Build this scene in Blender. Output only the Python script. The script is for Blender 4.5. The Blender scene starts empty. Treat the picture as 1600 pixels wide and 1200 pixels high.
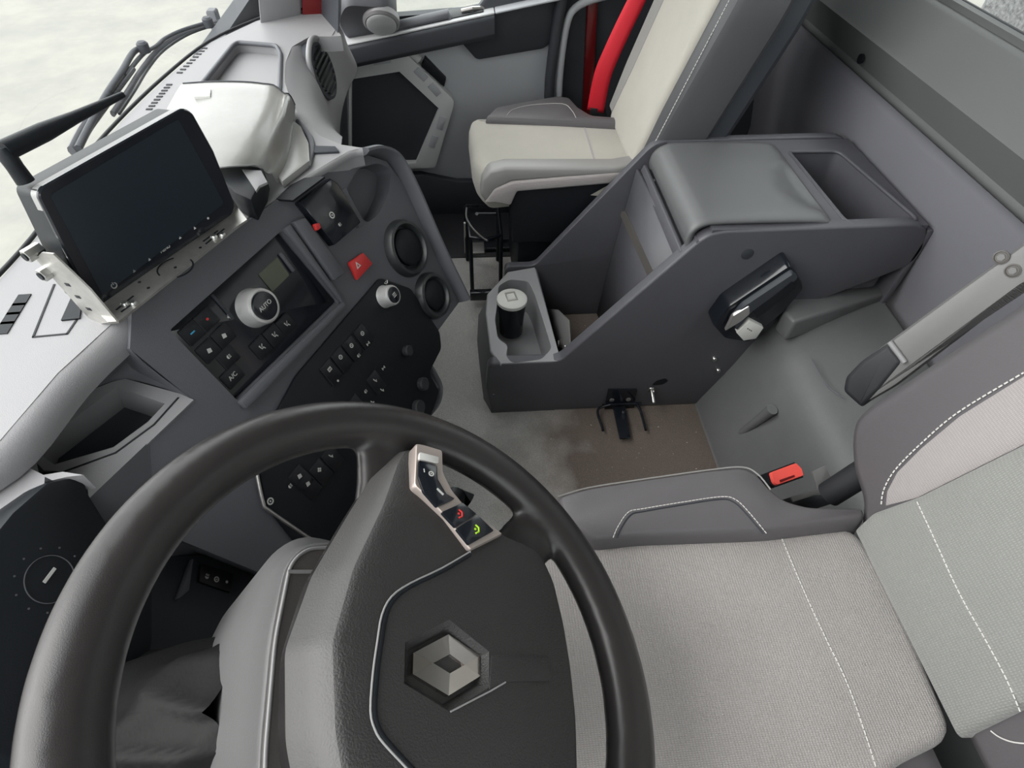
import bpy, bmesh, math, random
from mathutils import Vector as V, Matrix
random.seed(5)
R = math.radians
SC = bpy.context.scene
COL = SC.collection

# ------------------------------------------------------------------ camera
F_PX = 912.8
CA, CB, CC = -.0997, .856, .0348
CP = V((-.1318, -.0503, 1.2165))
_d = V((math.cos(CB)*math.cos(CA), math.cos(CB)*math.sin(CA), -math.sin(CB)))
_r = _d.cross(V((0, 0, 1))).normalized()
_u = _r.cross(_d)
CR = math.cos(CC)*_r + math.sin(CC)*_u
CU = -math.sin(CC)*_r + math.cos(CC)*_u
cam_d = bpy.data.cameras.new('camera')
cam = bpy.data.objects.new('camera', cam_d)
COL.objects.link(cam)
cam_d.sensor_fit = 'HORIZONTAL'
cam_d.sensor_width = 36
cam_d.lens = 36*F_PX/1600
cam_d.clip_start = .02
cam_d.clip_end = 200
cam.matrix_world = Matrix(((CR.x, CU.x, -_d.x, CP.x), (CR.y, CU.y, -_d.y, CP.y), (CR.z, CU.z, -_d.z, CP.z), (0, 0, 0, 1)))
SC.camera = cam

# ------------------------------------------------------------------ light and exposure
SC.view_settings.view_transform = 'Standard'
SC.view_settings.look = 'None'
SC.view_settings.gamma = 1
SC.view_settings.use_curve_mapping = False
SC.view_settings.exposure = 1.65
W = bpy.data.worlds.new('overcast_sky')
SC.world = W
W.use_nodes = True
wn = W.node_tree
bg = wn.nodes['Background']
bg.inputs[1].default_value = 1.0
tcw = wn.nodes.new('ShaderNodeTexCoord')
sepw = wn.nodes.new('ShaderNodeSeparateXYZ')
rmp = wn.nodes.new('ShaderNodeValToRGB')
rmp.color_ramp.elements[0].position = .0
rmp.color_ramp.elements[0].color = (.86, .87, .87, 1)
rmp.color_ramp.elements[1].position = .7
rmp.color_ramp.elements[1].color = (1.0, 1.01, 1.02, 1)
wn.links.new(tcw.outputs['Generated'], sepw.inputs[0])
wn.links.new(sepw.outputs['Z'], rmp.inputs[0])
wn.links.new(rmp.outputs[0], bg.inputs[0])
sun_d = bpy.data.lights.new('sun', 'SUN')
sun_d.energy = 1.2
sun_d.angle = R(60)
sun_d.color = (1, .98, .95)
sun = bpy.data.objects.new('sun', sun_d)
COL.objects.link(sun)
sun.location = (0, 3, 4)
sun.rotation_euler = V((-.15, 1, .75)).to_track_quat('Z', 'Y').to_euler()

# ------------------------------------------------------------------ picking points of the place
def ray(q):
    return (q[0]-800)/F_PX*CR + (600-q[1])/F_PX*CU + _d
def A(q, ax, v):
    w = ray(q); t = (v-CP[ax])/w[ax]; return CP + t*w
def PL(q, P, n):
    w = ray(q); t = (V(P)-CP).dot(V(n))/w.dot(V(n)); return CP + t*w
class Fr:
    """local frame: origin o, axes x y z"""
    def __init__(s, o, x, y):
        s.o = V(o); s.x = V(x).normalized(); s.z = s.x.cross(V(y)).normalized(); s.y = s.z.cross(s.x)
    def w(s, x, y, z=0): return s.o + x*s.x + y*s.y + z*s.z
    def px(s, q, z=0):
        P = PL(q, s.o + z*s.z, s.z) - s.o
        return (P.dot(s.x), P.dot(s.y))
    def at(s, x, y, z=0, rot=0):
        c, n = math.cos(rot), math.sin(rot)
        return Fr(s.w(x, y, z), c*s.x + n*s.y, -n*s.x + c*s.y)
XY = Fr((0, 0, 0), (1, 0, 0), (0, 1, 0))
def YZ(x): return Fr((x, 0, 0), (0, -1, 0), (0, 0, 1))      # local x = -Y, y = Z, z = -X (faces the driver)
def XZ(y): return Fr((0, y, 0), (1, 0, 0), (0, 0, 1))       # local x = X, y = Z, z = -Y

# ------------------------------------------------------------------ materials
def mat(name, col, rough=.5, metal=0, spec=.5, grain=0, gscale=800, var=0, vscale=12, col2=None, weave=0, wscale=260, wdir='XY', coat=0, emit=0, sheen=0):
    m = bpy.data.materials.new(name); m.use_nodes = True
    nt = m.node_tree; b = nt.nodes['Principled BSDF']
    b.inputs['Base Color'].default_value = (*col, 1)
    b.inputs['Roughness'].default_value = rough
    b.inputs['Metallic'].default_value = metal
    b.inputs['Specular IOR Level'].default_value = spec
    b.inputs['Coat Weight'].default_value = coat
    if sheen: b.inputs['Sheen Weight'].default_value = sheen
    if emit:
        b.inputs['Emission Color'].default_value = (*col, 1); b.inputs['Emission Strength'].default_value = emit
    tc = nt.nodes.new('ShaderNodeTexCoord'); L = nt.links.new
    if var or col2:
        n = nt.nodes.new('ShaderNodeTexNoise'); n.inputs['Scale'].default_value = vscale; n.inputs['Detail'].default_value = 8
        n.inputs['Roughness'].default_value = .65
        L(tc.outputs['Object'], n.inputs[0])
        mx = nt.nodes.new('ShaderNodeMix'); mx.data_type = 'RGBA'
        c2 = col2 or tuple(c*(1-var) for c in col)
        mx.inputs[6].default_value = (*c2, 1); mx.inputs[7].default_value = (*col, 1)
        rr = nt.nodes.new('ShaderNodeMapRange'); rr.inputs[1].default_value = .35; rr.inputs[2].default_value = .65
        L(n.outputs[0], rr.inputs[0]); L(rr.outputs[0], mx.inputs[0]); L(mx.outputs[2], b.inputs['Base Color'])
        m['_mix'] = mx.name
    if grain:
        n = nt.nodes.new('ShaderNodeTexNoise'); n.inputs['Scale'].default_value = gscale; n.inputs['Detail'].default_value = 3
        L(tc.outputs['Object'], n.inputs[0])
        bp = nt.nodes.new('ShaderNodeBump'); bp.inputs['Strength'].default_value = grain; bp.inputs['Distance'].default_value = .001
        L(n.outputs[0], bp.inputs['Height']); L(bp.outputs[0], b.inputs['Normal'])
    if weave:
        w1 = nt.nodes.new('ShaderNodeTexWave'); w1.bands_direction = wdir[0]; w1.inputs['Scale'].default_value = wscale
        w2 = nt.nodes.new('ShaderNodeTexWave'); w2.bands_direction = wdir[1]; w2.inputs['Scale'].default_value = wscale*.62
        for w in (w1, w2):
            w.inputs['Distortion'].default_value = 1.5; w.inputs['Detail'].default_value = 2; w.inputs['Detail Scale'].default_value = 2
            L(tc.outputs['Object'], w.inputs[0])
        mm = nt.nodes.new('ShaderNodeMath'); mm.operation = 'MULTIPLY'
        L(w1.outputs['Fac'], mm.inputs[0]); L(w2.outputs['Fac'], mm.inputs[1])
        bp = nt.nodes.new('ShaderNodeBump'); bp.inputs['Strength'].default_value = weave; bp.inputs['Distance'].default_value = .0015
        L(mm.outputs[0], bp.inputs['Height']); L(bp.outputs[0], b.inputs['Normal'])
        mx = nt.nodes.new('ShaderNodeMix'); mx.data_type = 'RGBA'; mx.blend_type = 'MULTIPLY'
        mr = nt.nodes.new('ShaderNodeMapRange'); mr.inputs[3].default_value = .80; mr.inputs[4].default_value = 1.08
        L(mm.outputs[0], mr.inputs[0])
        cb = nt.nodes.new('ShaderNodeCombineColor')
        for i in range(3): L(mr.outputs[0], cb.inputs[i])
        mx.inputs[0].default_value = 1
        if var or col2: L(nt.nodes[m['_mix']].outputs[2], mx.inputs[6])
        else: mx.inputs[6].default_value = (*col, 1)
        L(cb.outputs[0], mx.inputs[7]); L(mx.outputs[2], b.inputs['Base Color'])
    return m
M = {}
M['dash'] = mat('grained_grey_plastic', (.105, .108, .120), .5, spec=.35, grain=.35, gscale=900)
M['dash_lit'] = mat('lit_grey_plastic', (.25, .247, .255), .5, grain=.25, gscale=900)  # same dash grey, paled to paint in daylight on the upward faces
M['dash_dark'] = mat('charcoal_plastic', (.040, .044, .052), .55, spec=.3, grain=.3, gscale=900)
M['console'] = mat('console_plastic', (.085, .085, .097), .42, grain=.35, gscale=1100, var=.12, vscale=5)
M['console_light'] = mat('console_lip_plastic', (.29, .29, .30), .38, grain=.3, gscale=1100)
M['lid'] = mat('lid_plastic', (.115, .118, .122), .33, grain=.4, gscale=1300)
M['black'] = mat('matt_black_plastic', (.009, .011, .014), .45, spec=.25, grain=.2)
M['gloss'] = mat('gloss_black', (.008, .010, .014), .14)
M['btn'] = mat('button_black', (.013, .014, .017), .4, spec=.3, grain=.2)
M['screen'] = mat('dark_screen_glass', (.012, .02, .028), .22)
M['rim'] = mat('wheel_rim_rubber', (.026, .024, .024), .27, spec=.42, grain=.15, gscale=1600, var=.15, vscale=9)
M['pad_lit'] = mat('airbag_pad_lit_side', (.07, .068, .067), .38, grain=.3, gscale=700)  # pad material paled on its flank, windscreen reflection put into the colour
M['pad'] = mat('airbag_pad', (.022, .021, .021), .46, grain=.7, gscale=700)
M['seam'] = mat('pad_edge', (.25, .25, .25), .4)
M['chrome'] = mat('chrome', (.60, .56, .53), .18, metal=1)
M['satin'] = mat('satin_silver', (.62, .60, .58), .32, metal=.85)
M['alu'] = mat('brushed_steel', (.60, .59, .56), .38, metal=.9, var=.25, vscale=30)
M['zinc'] = mat('zinc_bolt', (.55, .55, .53), .3, metal=1)
M['white'] = mat('white_mark', (.52, .52, .50), .5)
M['red'] = mat('red_plastic', (.55, .03, .03), .35)
M['redbuckle'] = mat('buckle_red', (.85, .10, .08), .35)
M['redbelt'] = mat('red_webbing', (.75, .012, .03), .6, weave=.3, wscale=500)
M['redpaint'] = mat('red_paint', (.12, .004, .005), .3)
M['blue'] = mat('blue_mark', (.05, .35, .6), .5)
M['green'] = mat('green_mark', (.35, .6, .02), .5)
M['lcd'] = mat('lcd_glass', (.075, .085, .055), .3)
M['fabric'] = mat('seat_fabric', (.425, .395, .382), .9, weave=.5, wscale=150, var=.10, vscale=6, sheen=.3)
M['fabric_side'] = mat('seat_fabric_side', (.37, .342, .34), .9, weave=.3, wscale=160, wdir='XZ', sheen=.2)
M['fabric_back'] = mat('seat_fabric_back', (.275, .277, .262), .9, weave=.35, wscale=130, wdir='XZ', var=.08, vscale=5, sheen=.3)
M['fabric_pass'] = mat('passenger_fabric', (.43, .41, .365), .9, grain=.5, gscale=900, var=.08, vscale=6, sheen=.2)
M['leather'] = mat('grey_leatherette', (.108, .102, .108), .48, grain=.25, gscale=500)
M['leather_light'] = mat('pale_leatherette', (.27, .265, .26), .42, grain=.2, gscale=500)
M['thread'] = mat('pale_thread', (.62, .60, .58), .8)
M['rubber'] = mat('black_rubber', (.015, .016, .019), .6, grain=.3)
M['gaiter'] = mat('leather_gaiter', (.012, .012, .012), .55, spec=.12, grain=.3, gscale=300, var=.2, vscale=10)
M['steel'] = mat('grey_painted_part', (.15, .15, .148), .45, grain=.2, gscale=900)
M['switchframe'] = mat('pale_bronze_frame', (.42, .36, .33), .38, metal=.6)
M['knobsilver'] = mat('knob_silver', (.68, .68, .67), .3, metal=.5)
M['shroud'] = mat('column_shroud', (.09, .09, .09), .45, grain=.2, gscale=900)
M['brownpanel'] = mat('brown_grey_insert', (.085, .078, .073), .5, grain=.2)
M['tunnel'] = mat('tunnel_moulding', (.125, .128, .130), .48, grain=.35, gscale=500, var=.15, vscale=5)
M['rear'] = mat('rear_wall_carpet', (.150, .150, .170), .85, grain=.5, gscale=1500)
M['rearband'] = mat('rear_wall_plastic', (.13, .135, .135), .65, grain=.3, gscale=900)
M['door'] = mat('door_plastic', (.40, .415, .44), .5, grain=.25, gscale=900)
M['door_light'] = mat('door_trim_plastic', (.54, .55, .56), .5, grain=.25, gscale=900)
M['leather_dark'] = mat('dark_leatherette', (.062, .063, .068), .45, grain=.25, gscale=500)
M['vinyl'] = mat('grey_vinyl', (.30, .30, .285), .25, grain=.15, gscale=200, var=.15, vscale=9)
M['headliner'] = mat('headliner', (.45, .44, .42), .9)
M['vent'] = mat('dark_vent', (.025, .028, .03), .35)
M['wet'] = mat('wet_grey_body', (.28, .28, .29), .2, var=.7, vscale=60)
M['yellow'] = mat('yellow_paint', (.65, .6, .2), .5)
M['label'] = mat('paper_label', (.6, .6, .57), .6)

def carpet():
    m = mat('floor_mat', (.27, .262, .25), .9)
    nt = m.node_tree; L = nt.links.new; b = nt.nodes['Principled BSDF']
    tc = nt.nodes.new('ShaderNodeTexCoord')
    ck = nt.nodes.new('ShaderNodeTexVoronoi'); ck.inputs['Scale'].default_value = 330; L(tc.outputs['Object'], ck.inputs[0])
    bp = nt.nodes.new('ShaderNodeBump'); bp.inputs['Strength'].default_value = .6; bp.inputs['Distance'].default_value = .002
    L(ck.outputs['Distance'], bp.inputs['Height']); L(bp.outputs[0], b.inputs['Normal'])
    # dirt: brown towards the driver side, paler by the dashboard
    sp = nt.nodes.new('ShaderNodeSeparateXYZ'); L(tc.outputs['Object'], sp.inputs[0])
    nz = nt.nodes.new('ShaderNodeTexNoise'); nz.inputs['Scale'].default_value = 7; nz.inputs['Detail'].default_value = 8; L(tc.outputs['Object'], nz.inputs[0])
    ma = nt.nodes.new('ShaderNodeMath'); ma.operation = 'MULTIPLY_ADD'; ma.inputs[1].default_value = .35
    L(nz.outputs[0], ma.inputs[0]); L(sp.outputs['Y'], ma.inputs[2])
    mr = nt.nodes.new('ShaderNodeMapRange'); mr.inputs[1].default_value = -.13; mr.inputs[2].default_value = .13
    L(ma.outputs[0], mr.inputs[0])
    mx = nt.nodes.new('ShaderNodeMix'); mx.data_type = 'RGBA'
    mx.inputs[6].default_value = (.115, .092, .078, 1); mx.inputs[7].default_value = (.52, .51, .49, 1)
    L(mr.outputs[0], mx.inputs[0])
    n2 = nt.nodes.new('ShaderNodeTexNoise'); n2.inputs['Scale'].default_value = 130; n2.inputs['Detail'].default_value = 4; L(tc.outputs['Object'], n2.inputs[0])
    mr2 = nt.nodes.new('ShaderNodeMapRange'); mr2.inputs[1].default_value = .69; mr2.inputs[2].default_value = .76; L(n2.outputs[0], mr2.inputs[0])
    mx2 = nt.nodes.new('ShaderNodeMix'); mx2.data_type = 'RGBA'; mx2.inputs[7].default_value = (.5, .43, .36, 1)
    L(mx.outputs[2], mx2.inputs[6]); L(mr2.outputs[0], mx2.inputs[0])
    vv = nt.nodes.new('ShaderNodeMapRange'); vv.inputs[3].default_value = .8; vv.inputs[4].default_value = 1.1; vv.inputs[2].default_value = .6
    L(ck.outputs['Distance'], vv.inputs[0])
    cb = nt.nodes.new('ShaderNodeCombineColor')
    for i in range(3): L(vv.outputs[0], cb.inputs[i])
    mx3 = nt.nodes.new('ShaderNodeMix'); mx3.data_type = 'RGBA'; mx3.blend_type = 'MULTIPLY'; mx3.inputs[0].default_value = 1
    L(mx2.outputs[2], mx3.inputs[6]); L(cb.outputs[0], mx3.inputs[7]); L(mx3.outputs[2], b.inputs['Base Color'])
    return m
M['carpet'] = carpet()
def ground_mat():
    m = mat('pale_concrete_ground', (.235, .230, .205), .9, col2=(.185, .186, .172), vscale=1.6)
    return m
M['ground'] = ground_mat()
def glass(name, tint=(1, 1, 1)):
    m = bpy.data.materials.new(name); m.use_nodes = True; nt = m.node_tree; nt.nodes.clear(); L = nt.links.new
    o = nt.nodes.new('ShaderNodeOutputMaterial'); t = nt.nodes.new('ShaderNodeBsdfTransparent'); g = nt.nodes.new('ShaderNodeBsdfGlossy')
    t.inputs[0].default_value = (*tint, 1); g.inputs['Roughness'].default_value = .02
    x = nt.nodes.new('ShaderNodeMixShader'); x.inputs[0].default_value = .05; L(t.outputs[0], x.inputs[1]); L(g.outputs[0], x.inputs[2]); L(x.outputs[0], o.inputs[0])
    return m
M['glass'] = glass('window_glass', (.96, .98, .97))

# ------------------------------------------------------------------ mesh helpers
def link(name, bm, m, parent=None, sharp=38, bevel=0, seg=2, weld=True):
    if weld: bmesh.ops.remove_doubles(bm, verts=bm.verts, dist=1e-6)
    bmesh.ops.recalc_face_normals(bm, faces=bm.faces)
    if bevel:
        es = [e for e in bm.edges if len(e.link_faces) == 2 and e.calc_face_angle(0) > R(28)]
        if es:
            bmesh.ops.bevel(bm, geom=es, offset=bevel, segments=seg, profile=.5, affect='EDGES', clamp_overlap=True)
    me = bpy.data.meshes.new(name); bm.to_mesh(me); bm.free()
    me.shade_smooth()
    me.set_sharp_from_angle(angle=R(sharp))
    ms = m if isinstance(m, (list, tuple)) else [m]
    for k in ms: me.materials.append(M[k])
    o = bpy.data.objects.new(name, me); COL.objects.link(o)
    if parent:
        o.parent = parent; o.matrix_parent_inverse = world_of(parent).inverted()
    return o
def world_of(o):
    if o.parent is None: return o.matrix_basis.copy()
    return world_of(o.parent) @ o.matrix_parent_inverse @ o.matrix_basis
def inset(pts, d):
    """move polygon edges inwards by d (mitred)"""
    n = len(pts); out = []
    ar = sum(pts[i][0]*pts[(i+1) % n][1]-pts[(i+1) % n][0]*pts[i][1] for i in range(n))
    sg = 1 if ar > 0 else -1
    for i in range(n):
        p0, p, p1 = V(pts[i-1]), V(pts[i]), V(pts[(i+1) % n])
        a = (p-p0); b = (p1-p)
        if a.length < 1e-9 or b.length < 1e-9: out.append(tuple(p)); continue
        a.normalize(); b.normalize()
        na = V((-a.y, a.x))*sg; nb = V((-b.y, b.x))*sg
        m = na+nb
        if m.length < 1e-6: out.append(tuple(p)); continue
        m.normalize(); k = d/max(.45, m.dot(na))
        out.append(tuple(p+m*k))
    # where a short edge turned over, merge its two ends (runs of them together)
    if d > 0:
        for it in range(4):
            bad = [((V(out[(i+1) % n])-V(out[i])).dot(V(pts[(i+1) % n])-V(pts[i])) < 0) for i in range(n)]
            if not any(bad) or all(bad): break
            st = next(i for i in range(n) if not bad[i-1])
            i = 0
            while i < n:
                a = (st+i) % n
                if bad[a]:
                    run = [a]; j = a
                    while bad[j] and len(run) < n: j = (j+1) % n; run.append(j)
                    c = sum((V(out[k]) for k in run), V((0, 0)))/len(run)
                    for k in run: out[k] = tuple(c)
                    i += len(run)
                else: i += 1
    return out
def rnd(pts, r, seg=5):
    """fillet the corners of a closed polygon; r a number or one per corner"""
    n = len(pts); out = []
    for i in range(n):
        rr = r[i] if isinstance(r, (list, tuple)) else r
        p0, p, p1 = V(pts[i-1]), V(pts[i]), V(pts[(i+1) % n])
        a = p0-p; b = p1-p
        if rr <= 0: out.append(tuple(p)); continue
        la, lb = a.length, b.length; a.normalize(); b.normalize()
        k = min(rr, la*.48, lb*.48)
        A0, B0 = p+a*k, p+b*k
        for j in range(seg+1):
            t = j/seg; out.append(tuple((1-t)**2*A0+2*t*(1-t)*p+t*t*B0))
    return out
def cr(pts, n=6, closed=False):
    P = [V(p) for p in pts]; N = len(P); out = []
    rng = range(N) if closed else range(N-1)
    for i in rng:
        if closed: a, b, c, d = P[i-1], P[i], P[(i+1) % N], P[(i+2) % N]
        else: a, b, c, d = P[max(i-1, 0)], P[i], P[i+1], P[min(i+2, N-1)]
        for j in range(n):
            t = j/n
            out.append(.5*((2*b)+(c-a)*t+(2*a-5*b+4*c-d)*t*t+(-a+3*b-3*c+d)*t**3))
    if not closed: out.append(P[-1])
    return out
def circ(cx, cy, rx, n=32, ry=None, a0=0):
    ry = ry or rx
    return [(cx+rx*math.cos(a0+2*math.pi*i/n), cy+ry*math.sin(a0+2*math.pi*i/n)) for i in range(n)]
def add_layers(bm, fr, pts, lay, cap0=True, cap1=True, mi=0):
    """stack of outlines: lay = [(inset, z), ...] from bottom to top"""
    rings = []
    for (d, z) in lay:
        q = inset(pts, d) if d else pts
        rings.append([bm.verts.new(fr.w(x, y, z)) for x, y in q])
    n = len(pts)
    for a, b in zip(rings[:-1], rings[1:]):
        for i in range(n):
            f = bm.faces.new((a[i], a[(i+1) % n], b[(i+1) % n], b[i])); f.material_index = mi
    for c, ring in ((cap0, rings[0]), (cap1, rings[-1])):
        if c:
            f = bm.faces.new(ring); f.material_index = mi
    return rings
def add_prism(bm, fr, pts, z0, z1, mi=0): return add_layers(bm, fr, pts, [(0, z0), (0, z1)], mi=mi)
def layers(name, m, parent, fr, pts, lay, bevel=0, sharp=38, seg=2):
    bm = bmesh.new(); add_layers(bm, fr, pts, lay); return link(name, bm, m, parent, sharp, bevel, seg)
def prism(name, m, parent, fr, pts, z0, z1, bevel=0, seg=2, sharp=38):
    bm = bmesh.new(); 
    rings = []
    for z in (z0, z1): rings.append([bm.verts.new(fr.w(x, y, z)) for x, y in pts])
    n = len(pts)
    for i in range(n): bm.faces.new((rings[0][i], rings[0][(i+1) % n], rings[1][(i+1) % n], rings[1][i]))
    bm.faces.new(rings[0]); bm.faces.new(rings[1])
    return link(name, bm, m, parent, sharp, bevel, seg)
def add_plate(bm, fr, outer, holes, z0, z1, floors=None):
    """plate with real holes; floors[i] = z of a hole's floor (None = open through)"""
    floors = floors or [None]*len(holes)
    def loop(pts, z): 
        vs = [bm.verts.new(fr.w(x, y, z)) for x, y in pts]
        es = [bm.edges.new((vs[i], vs[(i+1) % len(vs)])) for i in range(len(vs))]
        return vs, es
    for z in (z1, z0):
        ed = []; 
        for k, pts in enumerate([outer]+list(holes)):
            if z == z0 and k and floors[k-1] is not None and floors[k-1] < z0: pass
            ed += loop(pts, z)[1]
        bmesh.ops.triangle_fill(bm, use_beauty=True, use_dissolve=False, edges=ed)
    def wall(pts, za, zb):
        a = [bm.verts.new(fr.w(x, y, za)) for x, y in pts]; b = [bm.verts.new(fr.w(x, y, zb)) for x, y in pts]
        for i in range(len(pts)): bm.faces.new((a[i], a[(i+1) % len(pts)], b[(i+1) % len(pts)], b[i]))
        return a
    wall(outer, z0, z1)
    for pts, fl in zip(holes, floors):
        if fl is None: wall(pts, z0, z1)
        else:
            wall(pts, fl, z1)
            vs = [bm.verts.new(fr.w(x, y, fl)) for x, y in pts]
            f = bm.faces.new(vs); bmesh.ops.triangulate(bm, faces=[f], ngon_method='EAR_CLIP')
def plate(name, m, parent, fr, outer, holes, z0, z1, floors=None, bevel=0, sharp=38):
    bm = bmesh.new(); add_plate(bm, fr, outer, holes, z0, z1, floors)
    return link(name, bm, m, parent, sharp, bevel)
def add_box(bm, fr, x0, x1, y0, y1, z0, z1): add_prism(bm, fr, [(x0, y0), (x1, y0), (x1, y1), (x0, y1)], z0, z1)
def box(name, m, parent, fr, x0, x1, y0, y1, z0, z1, bevel=.002, seg=2):
    bm = bmesh.new(); add_box(bm, fr, x0, x1, y0, y1, z0, z1); return link(name, bm, m, parent, 38, bevel, seg)
def add_tube(bm, pts, r, seg=10, ry=None, up=None, closed=False, cap=True):
    P = [V(p) for p in pts]; N = len(P); rings = []
    nrm = None
    for i in range(N):
        if closed: t = (P[(i+1) % N]-P[i-1]).normalized()
        else: t = (P[min(i+1, N-1)]-P[max(i-1, 0)]).normalized()
        if up is not None: nrm = (V(up)-t*V(up).dot(t)).normalized()
        elif nrm is None:
            a = V((0, 0, 1)) if abs(t.z) < .9 else V((1, 0, 0)); nrm = (a-t*a.dot(t)).normalized()
        else: nrm = (nrm-t*nrm.dot(t)).normalized()
        bn = t.cross(nrm)
        rr = r[i] if isinstance(r, (list, tuple)) else r
        r2 = (ry[i] if isinstance(ry, (list, tuple)) else ry) if ry else rr
        rings.append([bm.verts.new(P[i]+bn*rr*math.cos(2*math.pi*k/seg)+nrm*r2*math.sin(2*math.pi*k/seg)) for k in range(seg)])
    M_ = N if closed else N-1
    for i in range(M_):
        a, b = rings[i], rings[(i+1) % N]
        for k in range(seg): bm.faces.new((a[k], a[(k+1) % seg], b[(k+1) % seg], b[k]))
    if cap and not closed: bm.faces.new(rings[0]); bm.faces.new(rings[-1])
def tube(name, m, parent, pts, r, seg=10, ry=None, up=None, closed=False):
    bm = bmesh.new(); add_tube(bm, pts, r, seg, ry, up, closed); return link(name, bm, m, parent, 50)
def add_strip(bm, fr, pts, w, z0, z1):
    """thin flat line of width w along 2D points"""
    for a, b in zip(pts[:-1], pts[1:]):
        a = V(a); b = V(b); d = (b-a)
        if d.length < 1e-7: continue
        d.normalize(); n = V((-d.y, d.x))*w/2; e = d*w*.3
        add_prism(bm, fr, [tuple(a-e+n), tuple(a-e-n), tuple(b+e-n), tuple(b+e+n)], z0, z1)
def grid(name, m, parent, rows, sharp=60, thick=0, wrap=False):
    bm = bmesh.new(); vs = [[bm.verts.new(p) for p in r] for r in rows]
    for i in range(len(vs)-1):
        for j in range(len(vs[0])-1): bm.faces.new((vs[i][j], vs[i][j+1], vs[i+1][j+1], vs[i+1][j]))
    o = link(name, bm, m, parent, sharp)
    if thick:
        md = o.modifiers.new('solid', 'SOLIDIFY'); md.thickness = thick; md.offset = -1
    return o
def stitches(name, m, parent, pts, r=.0009, ln=.006, gap=.003, lift=0):
    """dashed thread along a 3D polyline"""
    P = [V(p) for p in pts]; bm = bmesh.new()
    tot = sum((b-a).length for a, b in zip(P[:-1], P[1:])); s = 0
    def at(d):
        for a, b in zip(P[:-1], P[1:]):
            L = (b-a).length
            if d <= L: return a+(b-a)*(d/L)
            d -= L
        return P[-1]
    while s < tot-ln*.3:
        add_tube(bm, [at(s), at(min(s+ln, tot))], r, 5); s += ln+gap
    return link(name, bm, m, parent, 50)
def text(name, s, size, m, parent, fr, x, y, z, rot=0, ext=.0003):
    c = bpy.data.curves.new(name, 'FONT'); c.body = s; c.size = size; c.align_x = 'CENTER'; c.align_y = 'CENTER'; c.extrude = ext
    t = bpy.data.objects.new('tmp', c); COL.objects.link(t)
    bpy.context.view_layer.update()
    me = bpy.data.meshes.new_from_object(t.evaluated_get(bpy.context.evaluated_depsgraph_get()))
    bpy.data.objects.remove(t)
    f = fr.at(x, y, z, rot)
    me.transform(Matrix(((f.x.x, f.y.x, f.z.x, f.o.x), (f.x.y, f.y.y, f.z.y, f.o.y), (f.x.z, f.y.z, f.z.z, f.o.z), (0, 0, 0, 1))))
    me.materials.clear(); me.materials.append(M[m]); me.name = name
    o = bpy.data.objects.new(name, me); COL.objects.link(o)
    if parent: o.parent = parent; o.matrix_parent_inverse = world_of(parent).inverted()
    return o
def thing(name, label, cat, loc, group=None):
    o = bpy.data.objects.new(name, None); COL.objects.link(o); o.location = loc; o.empty_display_size = .05
    o['label'] = label; o['category'] = cat
    if group: o['group'] = group
    return o
def tag(o, label, cat, group=None):
    o['label'] = label; o['category'] = cat
    if group: o['group'] = group
    return o
def struct(o): o['kind'] = 'structure'; return o
def lab(o, s): o['label'] = s; return o

# ================================================================== THE SETTING
G = -1.35
struct(box('ground', 'ground', None, XY, -12, 14, -12, 14, G-.1, G, 0))
# cab floor and foot wells
struct(prism('floor', 'carpet', None, XY, [(-.5, -.70), (.82, -.70), (1.49, -.70), (1.49, .52), (-.5, .52)], -.03, 0))
struct(prism('trim_1', 'rubber', None, XY, [(1.49, -1.05), (1.86, -1.05), (1.86, .52), (1.49, .52)], -.05, .004, .002))
# rear wall: soft lower panel, shadowed step and sloping upper trim under the rear window
yR = -1.03
def rearrows(xs, prof): return [[V((x, y, z)) for x in xs] for y, z in prof]
struct(grid('wall_rear', 'rear', None, rearrows([-.5, 0, .6, 1.2, 1.62, 1.86], [(-1.06, -.05), (-1.06, .30), (-1.035, .42), (-1.02, .55), (-1.02, .63), (-1.028, .645)]), 60, .02))
zb = A((1495, 168), 1, -1.0).z       # lower edge of the sloping trim
zw = A((1512, 32), 1, -1.07).z       # window sill
XSR = [-.5, 0, .6, 1.2, 1.62, 1.86]
bandm = grid('wall_rear_step', 'rearband', None, rearrows(XSR, [(-1.028, .645), (-1.036, .66), (-1.006, zb-.012), (-1.0, zb), (-1.008, zb+.008), (-1.06, zw-.006), (-1.07, zw), (-1.11, zw)]), 50, .01)
bandm.name = 'wall_rear'
struct(bandm)
# small hole in the rear trim
P = A((1348, 92), 1, -1.02)
struct(layers('trim_2', 'black', None, Fr(V((P.x, -1.0165, P.z)), (1, 0, 0), (0, 0, 1)), circ(0, 0, .011, 16), [(0, -.004), (0, .001), (.0015, .0025), (.004, .001)]))
# rear window: frame posts, pane, and wall above
def window_wall(n, fr, x0, x1, y0, y1, wx0, wx1, wy0, wy1, m='headliner'):
    return plate(n, m, None, fr, [(x0, y0), (x1, y0), (x1, y1), (x0, y1)], [rnd([(wx0, wy0), (wx1, wy0), (wx1, wy1), (wx0, wy1)], .06)], -.03, 0)
struct(window_wall('wall_rear', XZ(-1.11), -.5, 1.9, zw-.1, 1.78, -.35, 1.75, zw+.012, 1.45, 'rearband'))
struct(box('window_1', 'glass', None, XZ(-1.13), -.36, 1.76, zw-.01, 1.46, -.004, 0, 0))
struct(tube('trim_3', 'black', None, [V((-.33, -1.105, zw+.008)), V((1.72, -1.105, zw+.008))], .006))
# roof
struct(box('ceiling', 'headliner', None, XY, -.5, 1.9, -1.13, .34, 1.75, 1.79, 0))
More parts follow.
